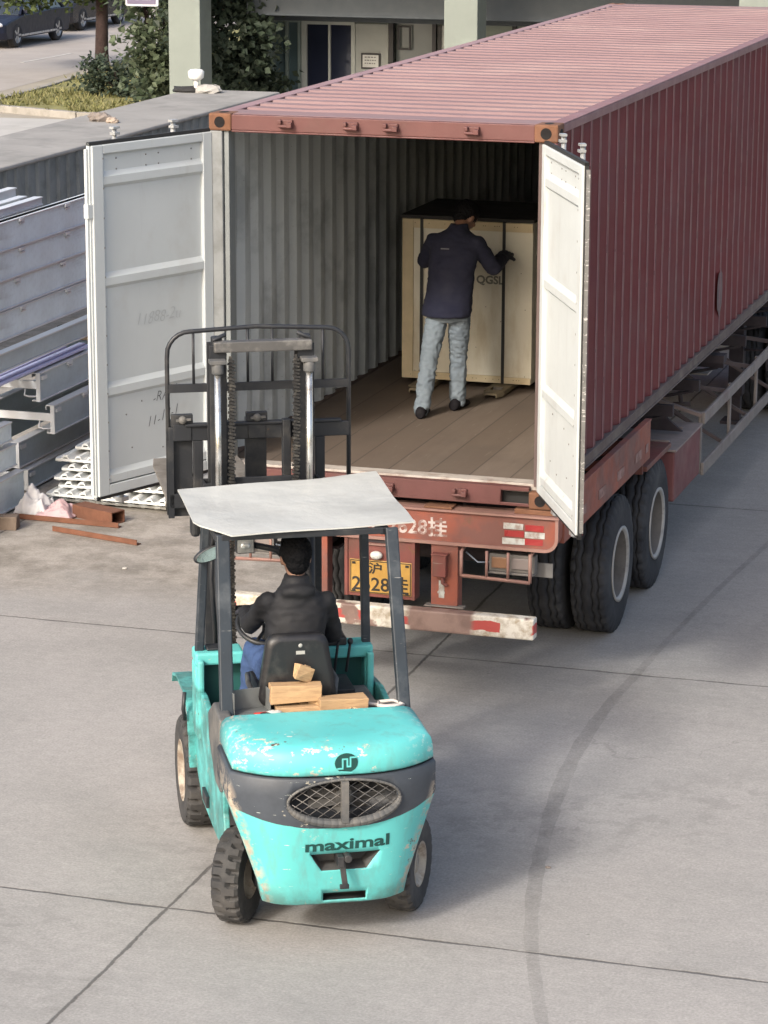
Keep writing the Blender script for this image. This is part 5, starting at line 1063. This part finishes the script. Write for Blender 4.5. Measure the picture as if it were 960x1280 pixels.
# mirror, lamps
mi=bpy.data.objects.new('mirror',None); col.objects.link(mi); mi.parent=FL; mi.location=(-.455,1.02,1.835)
S=[]
for b,k in ((-.02,.86),(-.012,1),(.012,1),(.02,.9)): S.append([(.11*k*math.cos(2*PI*i/24),b,.042*k*math.sin(2*PI*i/24)) for i in range(24)])
mb=M(); mb.loft(S,True,0,True); mb.xf(Matrix.Rotation(R(-22),4,'Y')); obj('mirror_shell',mb,M_blk,mi)
mb=M(); mb.add([(.095*math.cos(2*PI*i/24),-.0215,.034*math.sin(2*PI*i/24)) for i in range(24)],[tuple(range(24))]); mb.xf(Matrix.Rotation(R(-22),4,'Y')); obj('mirror_glass',mb,pm('mirror glass',(.45,.6,.58),.08,.9,var=.4,vs=14),mi)
mb=M(); mb.tube([(.0,.02,0),(.02,-.05,.15),(-.02,-.08,.28)],.008); obj('mirror_arm',mb,M_blk,mi)
mb=M(); mb.box((-.555,1.14,1.90),(-.50,1.22,2.04)); obj('side_lamp',mb,M_blk,FL,.02)
mb=M(); mb.box((-.245,1.50,1.69),(-.13,1.57,1.80)); hl=obj('head_lamp',mb,M_blk,FL,.02)
mb=M(); mb.box((-.235,1.494,1.702),(-.14,1.4995,1.79)); mb.ell((-.188,1.49,1.745),(.03,.012,.022),8); obj('lamp_glass',mb,pm('lamp reflector',(.75,.77,.76),.15,.4,var=.3,vs=25),hl)
mb=M(); mb.tube([(-.2,1.55,1.75),(.0,1.55,1.70),(.12,1.5,1.6)],.02); mb.tube([(-.40,1.25,1.2),(-.42,1.3,1.6),(-.40,1.3,2.05)],.014); obj('hydraulic_hose',mb,M_blk,FL)
# steering wheel
mb=M(); n=28; c0=Vector((-.15,.93,1.42)); ax=Vector((0,-.45,.9)).normalized(); e1=Vector((1,0,0)); e2=ax.cross(e1); mb.tube([c0+(e1*math.cos(2*PI*k/n)+e2*math.sin(2*PI*k/n))*.17 for k in range(n+1)],.014,8,cap=False)
for a in (0,2.1,4.2): mb.tube([c0-ax*.03,c0+(e1*math.cos(a)+e2*math.sin(a))*.165],.011,6)
mb.tube([c0-ax*.02,c0-ax*.40],.025,10); mb.tube([c0+(e1*math.cos(2.6)+e2*math.sin(2.6))*.17,c0+(e1*math.cos(2.6)+e2*math.sin(2.6))*.17+ax*.05],.016); obj('steering_wheel',mb,M_blk,FL)
# ------------------------------------------------ mast and carriage
mc=-.035; mb=M()
for s in (-1,1):
    a=mc+s*.33; mb.box((a-.03,1.80,.12),(a+.03,1.81,2.06)); mb.box((a-.03,1.93,.12),(a+.03,1.94,2.06)); mb.box((a+(s*.02)-.008,1.8101,.12),(a+(s*.02)+.008,1.9299,2.06))
for z in (.2,1.2,2.0): mb.box((mc-.30,1.80,z),(mc+.30,1.815,z+.09))
ms=obj('mast_outer',mb,M_blk,FL,.003); mb=M()
for s in (-1,1):
    a=mc+s*.265; mb.box((a-.05,1.79,.4),(a+.05,1.80,2.90)); mb.box((a-.05,1.92,.4),(a+.05,1.93,2.90)); mb.box((a-.008+s*.02,1.8001,.4),(a+.008+s*.02,1.9199,2.90))
    mb.tube([(a,1.85,2.90),(a,1.85,2.945)],.035,12); mb.tube([(a+.03*s,1.80,2.93),(a-.05*s,1.82,2.96)],.014,6)
mb.box((mc-.30,1.78,1.9),(mc+.30,1.80,1.98)); mi_=obj('mast_inner',mb,M_blk,FL,.003)
mb=M(); mb.box((mc-.29,1.76,2.86),(mc+.30,1.83,2.925)); obj('mast_crossbar',mb,pm('grey worn crossbar',(.09,.088,.085),.5,.2,var=.3,dirt=(.28,.27,.25),ds=8),mi_,.008)
for s in (-1,1):
    a=mc+s*.275; mb=M(); mb.tube([(a,1.735,.5),(a,1.735,1.75)],.032,14); cyl=obj('lift_cylinder',mb,M_blk,FL)
    mb=M(); mb.tube([(a,1.735,1.751),(a,1.735,2.74)],.021,14); obj('cylinder_rod',mb,M_chrome,cyl)
    mb=M(); mb.tube([(a,1.735,2.741),(a,1.735,2.80)],.036,14); mb.box((a-.05,1.70,2.80),(a+.05,1.78,2.825)); obj('rod_head',mb,M_grey,cyl,.004)
    # leaf chain / hose
    a=mc+s*.195; mb=M(); z=.9; k=0
    while z<2.83:
        wd_=.020 if k%2 else .027; mb.obox((a+.006*math.sin(z*3),1.755,z),(wd_*1.7,.026,.013),0,0,R(12)); z+=.021; k+=1
    mb.box((a-.009,1.75,.9),(a+.009,1.762,2.84)); obj('lift_chain',mb,pm('greased chain',(.03,.029,.028),.45,.3,var=.4,vs=30,dirt=(.14,.13,.11),ds=30),FL)
bcl,bcr=-.575,.535; tb=2.02
mb=M(); mb.box((bcl,tb,2.275),(bcr,tb+.04,2.365)); mb.box((bcl+.0,tb,1.86),(bcr,tb+.04,1.95)); mb.box((bcl+.15,tb+.002,1.951),(bcl+.21,tb+.038,2.274)); mb.box((bcr-.21,tb+.002,1.951),(bcr-.15,tb+.038,2.274)); mb.box((mc-.2,tb-.06,1.8),(mc-.15,tb-.001,2.4)); mb.box((mc+.15,tb-.06,1.8),(mc+.2,tb-.001,2.4)); mb.box((bcl+.1,tb-.02,2.366),(bcr-.05,tb+.03,2.385)); ca=obj('carriage',mb,M_blk,FL,.005)
mb=M(); pts=[(bcl,tb+.02,1.82),(bcl,tb+.02,2.78)]
for k in range(1,7): a=PI-k*PI/12; pts.append((bcl+.14+.14*math.cos(a),tb+.02,2.80+.14*math.sin(a)+.005))
pts+=[(mc,tb+.02,2.965)]
for k in range(0,7): a=PI/2-k*PI/12; pts.append((bcr-.14+.14*math.cos(a),tb+.02,2.80+.14*math.sin(a)+.005))
pts+=[(bcr,tb+.02,1.9)]
mb.tube(pts,.014,10); mb.box((bcl,tb+.008,2.575),(bcr,tb+.03,2.625)); mb.box((bcl-.005,tb,1.80),(bcl+.03,tb+.03,2.28))
for a in (bcl+.16,mc-.05,mc+.10,bcr-.16): mb.tube([(a,tb+.02,2.60),(a+.0,tb+.02,2.95)],.009,6)
obj('load_backrest',mb,M_blk,FL)
for (a0,a1) in ((-.555,-.425),(-.10,.03)):
    mb=M(); mb.box((a0,tb+.042,1.80),(a1,tb+.082,2.40)); mb.box((a0,tb+.0,2.366),(a1,tb+.041,2.44)); mb.box((a0+.01,tb-.008,2.28),(a1-.01,tb-.001,2.38)); fk=obj('fork_shank',mb,M_blk,FL,.006)
    mb=M(); am=(a0+a1)/2; mb.prism([(a0,tb+.083),(a1,tb+.083),(a1,tb+1.05),(a1-.02,tb+1.2),(a0+.02,tb+1.2),(a0,tb+1.05)],0,.038,'XY'); mb.v=[(x,y,1.80+z*(1-.6*max(0,(y-tb-.08)/1.12))+(y-tb)*.075) for x,y,z in mb.v]
    obj('fork_blade',mb,pm('worn grey fork steel',(.22,.20,.175),.5,.35,var=.2,vs=5,dirt=(.11,.09,.07),ds=7,rust=(.2,.12,.07),rs=10,ra=(.6,.66)),fk,.004)
    mb=M(); mb.lathe([(tb-.03,0),(tb-.03,.022),(tb-.008,.025)],(am,0,2.41),'Y',12); mb.bar((am-.04,tb-.02,2.41),(am+.05,tb-.02,2.415),.014,.014); obj('fork_latch',mb,M_grey,fk)
mb=M(); mb.box((bcl+.12,tb-.05,1.82),(bcl+.24,tb-.001,1.90)); mb.tube([(bcl+.10,tb-.03,1.90),(bcl+.17,tb-.06,1.96),(bcl+.25,tb-.05,1.90)],.018); obj('hose_guide',mb,M_grey,FL,.01)
# ------------------------------------------------ tyres
def solid_tyre(R_,W_,rim,lugs):
    n=lugs*6; prof=[(-.48,rim),(-.5,rim+.03),(-.52,R_*.82),(-.50,R_*.93),(-.44,R_-.008),(-.40,R_),(-.2,R_+.003),(-.06,R_+.004),(.06,R_+.004),(.2,R_+.003),(.40,R_),(.44,R_-.008),(.50,R_*.93),(.52,R_*.82),(.5,rim+.03),(.48,rim)]
    rings=[]
    for t,r in prof:
        ringp=[]
        for k in range(n):
            a=2*PI*k/n; rr_=r; ph=(k+(3 if t>0 else 0))%6
            if r>R_*.90 and abs(t)>.1 and ph<2: rr_=min(r,R_-.026)
            if abs(t)<.07 and False: rr_=r
            ringp.append((t*W_,rr_*math.cos(a),rr_*math.sin(a)))
        rings.append(ringp)
    mb=M(); mb.loft(rings,False,0,False); return mb
M_ftyre=pm('grey-black solid tyre',(.032,.032,.033),.85,var=.2,vs=5,dirt=(.085,.080,.075),ds=5,da=(.42,.7),bump=.3,bs=50)
M_frim=pm('rusty cream wheel rim',(.38,.34,.28),.7,var=.2,vs=10,dirt=(.15,.10,.07),ds=9,da=(.45,.6))
def fwheel(a,b,R_,W_,rim,steer,out,lugs):
    w_=bpy.data.objects.new('wheel',None); col.objects.link(w_); w_.parent=FL; w_.location=(a,b,R_-.004); w_.rotation_euler=(0,0,steer)
    obj('tyre',solid_tyre(R_,W_,rim,lugs),M_ftyre,w_)
    d=M(); q=out; d.lathe([(q*W_*.49,rim),(q*W_*.50,rim-.012),(q*W_*.35,rim-.03),(q*W_*.2,rim*.72),(q*W_*.2,rim*.5),(q*W_*.34,rim*.42),(q*W_*.36,0)],(0,0,0),'X',36); d.lathe([(-q*W_*.49,rim),(-q*W_*.1,rim*.85),(-q*W_*.1,0)],(0,0,0),'X',24)
    for k in range(8): an=k*PI/4; d.lathe([(q*W_*.2,.012),(q*W_*.30,.012),(q*W_*.31,0)],(0,rim*.6*math.cos(an),rim*.6*math.sin(an)),'X',6)
    obj('rim',d,M_frim,w_)
fwheel(-.46,.0,.265,.155,.13,R(-27),-1,22); fwheel(.495,.0,.265,.155,.13,R(-27),1,22)
fwheel(-.485,1.60,.335,.19,.19,0,-1,24); fwheel(.475,1.60,.335,.19,.19,0,1,24)
mb=M(); mb.box((-.38,-.06,.2),(.40,.06,.33)); mb.tube([(-.38,0,.265),(.42,0,.265)],.04); mb.tube([(-.36,-.1,.30),(-.2,-.08,.31)],.018); obj('steer_axle',mb,M_blk,FL,.01)
mb=M(); mb.tube([(-.42,1.6,.335),(.39,1.6,.335)],.08,14); mb.box((-.40,.1,.20),(.42,1.5,.50)); obj('drive_axle',mb,M_blk,FL,.01)

# ---------------------------------------------------------------- things lying on the rear deck
def L2W(a,b,z): return (FO[0]+a*math.cos(TH)-b*math.sin(TH),FO[1]+a*math.sin(TH)+b*math.cos(TH),z)
M_lum=pm('fresh sawn wood',(.43,.28,.15),.75,var=.14,vs=6,dirt=(.24,.14,.075),ds=7,da=(.48,.72),bump=.5,bs=30,stretch=(1,9,9))
def chunk(label,a,b,z,sz,rz,rx=0,ry=0,n=1):
    mb=M(); mb.obox((0,0,0),sz,0,0,0,0,.009); mb.obox((sz[0]*.25,sz[1]*.3,sz[2]*.42),(sz[0]*.4,sz[1]*.3,sz[2]*.2),R(3),0,R(3),0,.004)
    o=obj('wood_block',mb,M_lum,None,.004); o.location=L2W(a,b,z); o.rotation_euler=(rx,ry,TH+rz); o2=props(o,label,'wood block',group=None); return o2
Z0=1.116
chunk('long wood block lying on a thinner one on the forklift deck, against the seat',-.10,.215,Z0+.045+.065,(.285,.085,.095),R(-4))
chunk('thin wood block under the long one on the forklift deck',-.09,.20,Z0+.021,(.24,.12,.04),R(-2))
chunk('large wood block lying alone at right on the forklift deck',.155,.165,Z0+.042,(.27,.10,.082),R(5),R(-4))
chunk('smallest wood block tilted on top of the long one on the forklift deck',-.055,.235,Z0+.158+.058,(.10,.055,.085),R(20),0,R(22))
chunk('wood offcut wedged between the long block and the right-hand block',.045,.225,Z0+.040,(.12,.09,.055),R(-28),0,R(8))
mb=M(); rnd=random.Random(3)
for k in range(14): mb.obox((rnd.uniform(-.035,.035),rnd.uniform(-.02,.02),rnd.uniform(.005,.03)),(.04,.014,.01),rnd.uniform(0,3),rnd.uniform(0,1),0)
o=obj('wood_chips',mb,M_lum,None); o.location=L2W(.20,.105,Z0+.002); props(o,'small heap of splintered wood in front of the right-hand block','wood chips')
mb=M(); mb.tube([(-.16,0,.012),(-.05,.03,.014),(.06,-.01,.012),(.16,.02,.014)],.011,6); mb.tube([(.02,.04,.02),(.10,.05,.028),(.16,.0,.02),(.10,-.035,.018),(.02,-.03,.02),(.02,.04,.02)],.010,6)
o=obj('white_rope',mb,pm('dirty white rope',(.55,.50,.46),.9),None); o.location=L2W(.345,.20,Z0+.002); o.rotation_euler=(0,0,TH+R(-14)); props(o,'coiled dirty white rope on the forklift deck right of the blocks','rope')
mb=M(); mb.tube([(-.17,.05,.012),(-.05,.0,.012),(.08,-.03,.012),(.2,-.02,.01)],.007,6); o=obj('pale_cord',mb,pm('pale cord',(.5,.46,.4),.8),None); o.location=L2W(-.17,.09,Z0+.002); o.rotation_euler=(0,0,TH); props(o,'thin pale cord lying in front of the thin wood block','cord')
mb=M(); mb.box((-.11,-.05,0),(.11,.05,.004)); mb.box((-.11,-.05,.004),(-.103,.05,.13)); mb.box((.103,-.05,.004),(.11,.05,.13)); mb.box((-.1,.044,.004),(.1,.05,.12)); o=obj('tool_tray',mb,pm('grey steel tray',(.17,.18,.18),.5,.3,var=.2),None,.003); o.location=L2W(-.355,.25,Z0+.002); o.rotation_euler=(R(0),0,TH+R(12)); props(o,'grey open tool tray on the deck left of the wood blocks','tray')
mb=M(); mb.tube([(0,0,0),(.10,0,0)],.016,10); o=obj('red_handle',mb,pm('red plastic',(.5,.03,.02),.4),None); o.location=L2W(-.345,.125,Z0+.018); o.rotation_euler=(0,0,TH+R(10)); props(o,'short red plastic tool handle on the forklift deck','tool')
mb=M(); mb.ell((0,0,.02),(.055,.035,.022),8); mb.v=[tuple(Vector(v)*(1+.3*noise.noise(Vector(v)*30))) for v in mb.v]; o=obj('crumpled_glove',mb,pm('pale glove',(.5,.5,.46),.8),None); o.location=L2W(-.235,.125,Z0+.002); o.rotation_euler=(0,0,TH); props(o,'small crumpled pale glove beside the red handle on the deck','glove')
# ================================================================ PEOPLE
def cap_chain(mb,pts,rad,n=14):
    """rounded tapering limb through the joints; rad = (r) or (rx,ry) per joint"""
    P=[Vector(p) for p in pts]; fine=[];rr_=[]
    for i in range(len(P)-1):
        for k in range(5):
            t=k/5; fine.append(P[i].lerp(P[i+1],t)); rr_.append(rad[i]*(1-t)+rad[i+1]*t)
    fine.append(P[-1]); rr_.append(rad[-1])
    mb.ell(tuple(fine[0]),(rr_[0],)*3,6); mb.tube(fine,rr_,n); mb.ell(tuple(fine[-1]),(rr_[-1],)*3,6)
def torso(mb,rows,mi=0):
    # rows: (cx,cy,cz,rx,ry,yaw)
    R_=[]
    for cx,cy,cz,rx,ry,yw in rows:
        R_.append([(cx+rx*math.cos(a)*math.cos(yw)-ry*math.sin(a)*math.sin(yw),cy+rx*math.cos(a)*math.sin(yw)+ry*math.sin(a)*math.cos(yw),cz) for a in [2*PI*k/24 for k in range(24)]])
    mb.loft(R_,True,mi,True)
def fuse(name,mb,mat,parent,vox,sm=4,fold=0,fscale=.12,stretch=(1,1,1)):
    o=obj(name,mb,mat,parent); md=o.modifiers.new('r','REMESH'); md.mode='VOXEL'; md.voxel_size=vox
    s=o.modifiers.new('s','SMOOTH'); s.iterations=sm; s.factor=.5; bake(o); me=o.data
    if fold:
        sd_=random.random()*20
        me.update(); nr=[v.normal.copy() for v in me.vertices]
        for v,nn in zip(me.vertices,nr):
            q=Vector((v.co.x*stretch[0],v.co.y*stretch[1],v.co.z*stretch[2]))/fscale+Vector((sd_,0,0))
            f_=noise.noise(q)+.5*noise.noise(q*2.1); v.co+=nn*(fold*(1-abs(f_)*2.2))
    me.polygons.foreach_set('use_smooth',[True]*len(me.polygons)); me.materials.clear(); me.materials.append(mat); me.update(); return o
M_skin=pm('skin',(.22,.12,.08),.5,var=.08); M_hair=pm('black hair',(.004,.004,.005),.75,var=.3,vs=20,bump=.6,bs=120,spec=.15)
M_navy=pm('navy jacket cloth',(.009,.0105,.027),.9,var=.15,bump=.2,bs=200); M_blackj=pm('black jacket cloth',(.006,.0065,.009),.75,var=.25,vs=4,bump=.25,bs=200)
M_jean=pm('faded pale jeans',(.165,.20,.23),.9,var=.14,vs=3,dirt=(.12,.15,.185),ds=3,bump=.3,bs=250); M_bjean=pm('blue jeans',(.035,.07,.17),.85,var=.2,vs=5)
M_shoe=pm('dark shoes',(.008,.007,.009),.8,spec=.2); M_gl=pm('dark work glove',(.02,.021,.03),.8)
def hand(mb,w,d,up,side,curl=.6,sc=1.0,thumb=1):
    """palm from the wrist w along d, back of the hand facing up; five separate fingers curling toward -up"""
    w=Vector(w); d=Vector(d).normalized(); up=Vector(up); up=(up-d*up.dot(d)).normalized(); s=d.cross(up)*side
    for k,(o_,l,r) in enumerate(((-.033,.068,.0085),(-.011,.078,.009),(.011,.073,.009),(.032,.058,.008))):
        base=w+d*.045*sc+s*o_*.7*sc; kn=w+d*.092*sc+s*o_*sc
        c=curl*(1+.1*k); p1=kn+(d*math.cos(c*.6)-up*math.sin(c*.6))*l*.45*sc; p2=p1+(d*math.cos(c*1.5)-up*math.sin(c*1.5))*l*.33*sc; p3=p2+(d*math.cos(c*2.2)-up*math.sin(c*2.2))*l*.25*sc
        mb.tube([w-d*.01,base,kn,p1,p2,p3],[.022*sc,.017*sc,r*1.25*sc,r*1.1*sc,r*sc,r*.8*sc],8); mb.ell(tuple(p3),(r*.8*sc,)*3,5)
    t0=w+d*.015*sc-s*.022*sc; t1=t0+(-s*.03+d*.025-up*.01)*sc; t2=t1+(-s*.012+d*.032-up*.014)*sc; t3=t2+(d*.022-up*.014+s*.006)*sc
    mb.tube([t0,t1,t2,t3],[.016*sc,.0135*sc,.011*sc,.0085*sc],8); mb.ell(tuple(t3),(.0085*sc,)*3,5)
def head(mb,c,yaw,pitch,s=1.0):
    """skull, jaw, nose, ears, brow, lips; looks along +y before turning"""
    h=M(); h.ell((0,0,.02),(.076,.096,.105),12); h.ell((0,.025,-.045),(.056,.068,.066),10); h.ell((0,.07,-.085),(.028,.026,.022),7)
    h.tube([(0,.090,.035),(0,.103,.01),(0,.116,-.012),(0,.098,-.022)],[.009,.011,.015,.010],8)
    for q in(-1,1):
        h.ell((q*.078,-.003,-.002),(.009,.022,.034),7); h.ell((q*.03,.090,.030),(.015,.010,.009),6); h.ell((q*.030,.088,.047),(.022,.010,.006),6); h.ell((q*.042,.075,-.012),(.024,.018,.018),6); h.ell((q*.010,.099,-.012),(.008,.007,.006),5)
    h.ell((0,.097,-.046),(.024,.008,.005),6); h.ell((0,.095,-.056),(.020,.009,.006),6)
    mt=Matrix.Translation(c)@Matrix.Rotation(yaw,4,'Z')@Matrix.Rotation(pitch,4,'X')@Matrix.Scale(s,4); mb.join(h.xf(mt)); return mt
def face_bits(mt,parent):
    e=M()
    for q in(-1,1): e.ell((q*.030,.0935,.029),(.0085,.006,.0065),6)
    e.xf(mt); o=obj('eyes',e,pm('eye',(.5,.48,.45),.2),parent); e=M()
    for q in(-1,1): e.ell((q*.030,.0985,.029),(.004,.0025,.004),6)
    obj('pupils',e.xf(mt),M_hair,o)
def hairmesh(mt,style=0):
    h=M(); h.ell((0,-.010,.038),(.084,.101,.100),12); h.ell((0,-.048,-.02),(.062,.046,.062),10)
    for q in(-1,1): h.ell((q*.066,.012,.03),(.018,.03,.04),6)
    h.ell((0,.045,.088),(.066,.052,.036),8); return h.xf(mt)

# ---- worker standing in the container, pushing the crate (world coordinates less base)
bx,by,bz=1.03,2.15,FZ
W1=thing('person','person in navy jacket and faded pale jeans pushing the crate, seen from behind','person',(bx,by,bz))
def P(x,y,z): return (x-bx,y-by,z-bz)
hipL=P(.985,2.235,2.34); hipR=P(1.145,2.24,2.36); knL=P(.955,2.10,1.99); knR=P(1.125,2.30,1.99); anL=P(.94,1.955,1.655); anR=P(1.115,2.32,1.655)
shL=P(.905,2.38,2.835); shR=P(1.235,2.38,2.83); elL=P(.80,2.47,2.66); wrL=P(.87,2.74,2.68); elR=P(1.345,2.47,2.635); wrR=P(1.315,2.90,2.665); nk=P(1.085,2.42,2.93); hd=P(1.10,2.53,3.0)
body=M(); torso(body,[(*P(1.055,2.225,2.32),.11,.07,.1),(*P(1.055,2.24,2.45),.12,.08,.1),(*P(1.06,2.30,2.65),.14,.09,0),(*P(1.07,2.36,2.82),.15,.085,0),(*P(1.075,2.39,2.90),.09,.07,0)])
cap_chain(body,[P(1.075,2.39,2.86),nk,hd],[.065,.052,.05])
for a in ((hipL,knL,anL),(hipR,knR,anR)): cap_chain(body,a,[.068,.046,.034])
for a in ((shL,elL,wrL),(shR,elR,wrR)): cap_chain(body,a,[.05,.038,.026])
for an,yw in ((anL,.15),(anR,-.05)): cap_chain(body,[Vector(an)+Vector((0,-.03,-.04)),Vector(an)+Vector((.02*yw,.12,-.055))],[.035,.028])
mt=head(body,hd,R(-25),R(-42)); hand(body,wrR,(.0,1,.12),(.35,-.2,.9),-1,.5); hand(body,wrL,(.25,1,.1),(0,-.1,1),1,.4)
fuse('body',body,M_skin,W1,.009,2); face_bits(mt,W1)
hm=fuse('hair',hairmesh(mt),M_hair,W1,.006,1,.006,.014)
jk=M(); torso(jk,[(*P(1.055,2.205,2.295),.188,.145,.08),(*P(1.058,2.215,2.36),.188,.145,.08),(*P(1.066,2.25,2.48),.176,.124,.05),(*P(1.068,2.30,2.64),.180,.125,0),(*P(1.07,2.36,2.78),.195,.118,0),(*P(1.072,2.38,2.85),.190,.095,0),(*P(1.074,2.39,2.90),.125,.080,0),(*P(1.078,2.405,2.92),.080,.075,0),(*P(1.085,2.425,2.965),.068,.068,0)])
cap_chain(jk,[shL,elL,wrL],[.066,.058,.046]); cap_chain(jk,[shR,elR,wrR],[.066,.060,.048])
fuse('jacket',jk,M_navy,W1,.012,9,.005,.10,(1,1,1.8))
mb=M(); mb.box((-.03,0,-.004),(.035,.002,.006)); mb.xf(Matrix.Translation(P(1.03,2.225,2.80))@Matrix.Rotation(R(-10),4,'X')); obj('jacket_logo',mb,pm('grey logo',(.10,.10,.12),.7),W1)
jn=M(); torso(jn,[(*P(1.06,2.225,2.26),.140,.095,.1),(*P(1.06,2.225,2.40),.13,.09,.1)])
cap_chain(jn,[hipL,knL,Vector(anL)+Vector((0,.0,-.035))],[.084,.064,.056]); cap_chain(jn,[hipR,knR,Vector(anR)+Vector((0,.0,-.035))],[.088,.064,.056])
fuse('jeans',jn,M_jean,W1,.010,3,.010,.07,(1,1,1.6))
sh=M()
for an,yw in ((anL,R(8)),(anR,R(-6))):
    q=M(); S=[]
    for y,w_,z0,z1 in ((-.09,.02,.01,.05),(-.08,.038,.0,.085),(-.03,.042,.0,.095),(.05,.044,.0,.075),(.11,.050,.0,.06),(.16,.042,.0,.05),(.185,.02,.006,.035)): S.append([(w_*math.cos(t),y,(z0+z1)/2+(z1-z0)/2*math.sin(t)) for t in [2*PI*k/16 for k in range(16)]])
    q.loft(S,True,0,True); q.xf(Matrix.Translation((an[0],an[1],.0))@Matrix.Rotation(yw,4,'Z')); sh.join(q)
obj('shoes',sh,M_shoe,W1)
gv=M(); hand(gv,wrR,(.0,1,.12),(.35,-.2,.9),-1,.5,1.12); fuse('glove',gv,M_gl,W1,.0045,1); gv=M(); hand(gv,wrL,(.25,1,.1),(0,-.1,1),1,.4,1.12); fuse('glove',gv,M_gl,W1,.0045,1)

# ---- driver seated on the forklift (same local frame as the forklift)
D1=thing('person','person in black jacket and blue jeans sitting at the wheel of the forklift','person',L2W(-.05,.6,1.17),TH)
def Q(a,b,z): return (a+.05,b-.6,z-1.17)
hL=Q(-.17,.58,1.25); hR=Q(.06,.58,1.25); kL=Q(-.21,.98,1.26); kR=Q(.10,1.0,1.24); aL=Q(-.25,1.07,.72); aR=Q(.08,1.08,.72)
sL=Q(-.195,.585,1.655); sR=Q(.135,.60,1.64); eL=Q(-.275,.76,1.47); wL=Q(-.27,.93,1.50); eR=Q(.195,.70,1.41); wR=Q(.18,.93,1.35); nk=Q(-.030,.60,1.73); hd=Q(-.028,.635,1.885)
body=M(); torso(body,[(*Q(-.05,.58,1.22),.15,.11,0),(*Q(-.05,.575,1.35),.14,.10,0),(*Q(-.04,.58,1.5),.15,.10,0),(*Q(-.03,.59,1.62),.15,.09,0),(*Q(-.03,.595,1.69),.08,.07,0)])
cap_chain(body,[Q(-.03,.59,1.65),nk,hd],[.07,.054,.05])
for a in ((hL,kL,aL),(hR,kR,aR)): cap_chain(body,a,[.085,.058,.04])
for a in ((sL,eL,wL),(sR,eR,wR)): cap_chain(body,a,[.05,.038,.026])
mt=head(body,hd,R(4),R(-6),1.04); hand(body,wL,(.35,.9,-.1),(0,0,1),1,.7); hand(body,wR,(.0,1,-.2),(0,0,1),-1,.4)
fuse('body',body,M_skin,D1,.009,2); face_bits(mt,D1); fuse('hair',hairmesh(mt),M_hair,D1,.006,1,.006,.014)
jk=M(); torso(jk,[(*Q(-.055,.555,1.20),.170,.125,0),(*Q(-.05,.56,1.33),.168,.125,0),(*Q(-.045,.565,1.48),.170,.12,0),(*Q(-.035,.58,1.58),.182,.112,-.04),(*Q(-.032,.585,1.655),.172,.095,-.05),(*Q(-.03,.59,1.70),.125,.088,0),(*Q(-.03,.60,1.75),.078,.080,0),(*Q(-.03,.605,1.80),.070,.074,0)])
cap_chain(jk,[sL,eL,wL],[.060,.055,.044]); cap_chain(jk,[sR,eR,wR],[.060,.057,.045])
hdm=M(); hdm.ell(Q(-.03,.52,1.72),(.10,.045,.04),8); jk.join(hdm)
fuse('jacket',jk,M_blackj,D1,.012,10,.005,.11,(1,1,1.8))
jn=M(); torso(jn,[(*Q(-.055,.56,1.19),.17,.13,0),(*Q(-.055,.56,1.27),.17,.13,0)])
cap_chain(jn,[hL,kL,aL],[.095,.075,.055]); cap_chain(jn,[hR,kR,aR],[.10,.080,.058]); fuse('jeans',jn,M_bjean,D1,.012,2,.008,.09)
sh=M()
for an in (aL,aR):
    q=M(); S=[]
    for y,w_,z0,z1 in ((-.09,.02,.01,.05),(-.08,.038,.0,.085),(-.03,.042,.0,.095),(.05,.044,.0,.075),(.11,.050,.0,.06),(.16,.042,.0,.05),(.185,.02,.006,.035)): S.append([(w_*math.cos(t),y,(z0+z1)/2+(z1-z0)/2*math.sin(t)) for t in [2*PI*k/16 for k in range(16)]])
    q.loft(S,True,0,True); q.xf(Matrix.Translation((an[0],an[1]+.02,.58-1.17))); sh.join(q)
obj('shoes',sh,M_shoe,D1)
gv=M(); hand(gv,wL,(.35,.9,-.1),(0,0,1),1,.7,1.12); fuse('glove',gv,M_gl,D1,.0045,1)
# small litter on the yard
rnd=random.Random(14)
def ly_(name,label,cat,x,y,s,mat,sd_): return rock(name,label,(x,y,s*.3),(s,s*.7,s*.4),sd_,mat,cat,5)
ly_('pebble','tiny dark pebble on the concrete right of the tyre mark, near the front joint','pebble',3.17,-3.4+.5,.018,M_stone,3)
ly_('paper_scrap','small pale scrap on the brown ground below the lone rusty bar','paper scrap',-1.75,2.55,.022,pm('paper',(.45,.43,.4),.9),4)
for o in list(bpy.data.objects):
    if o.type=='MESH' and not o.data.polygons: print('EMPTY',o.name)
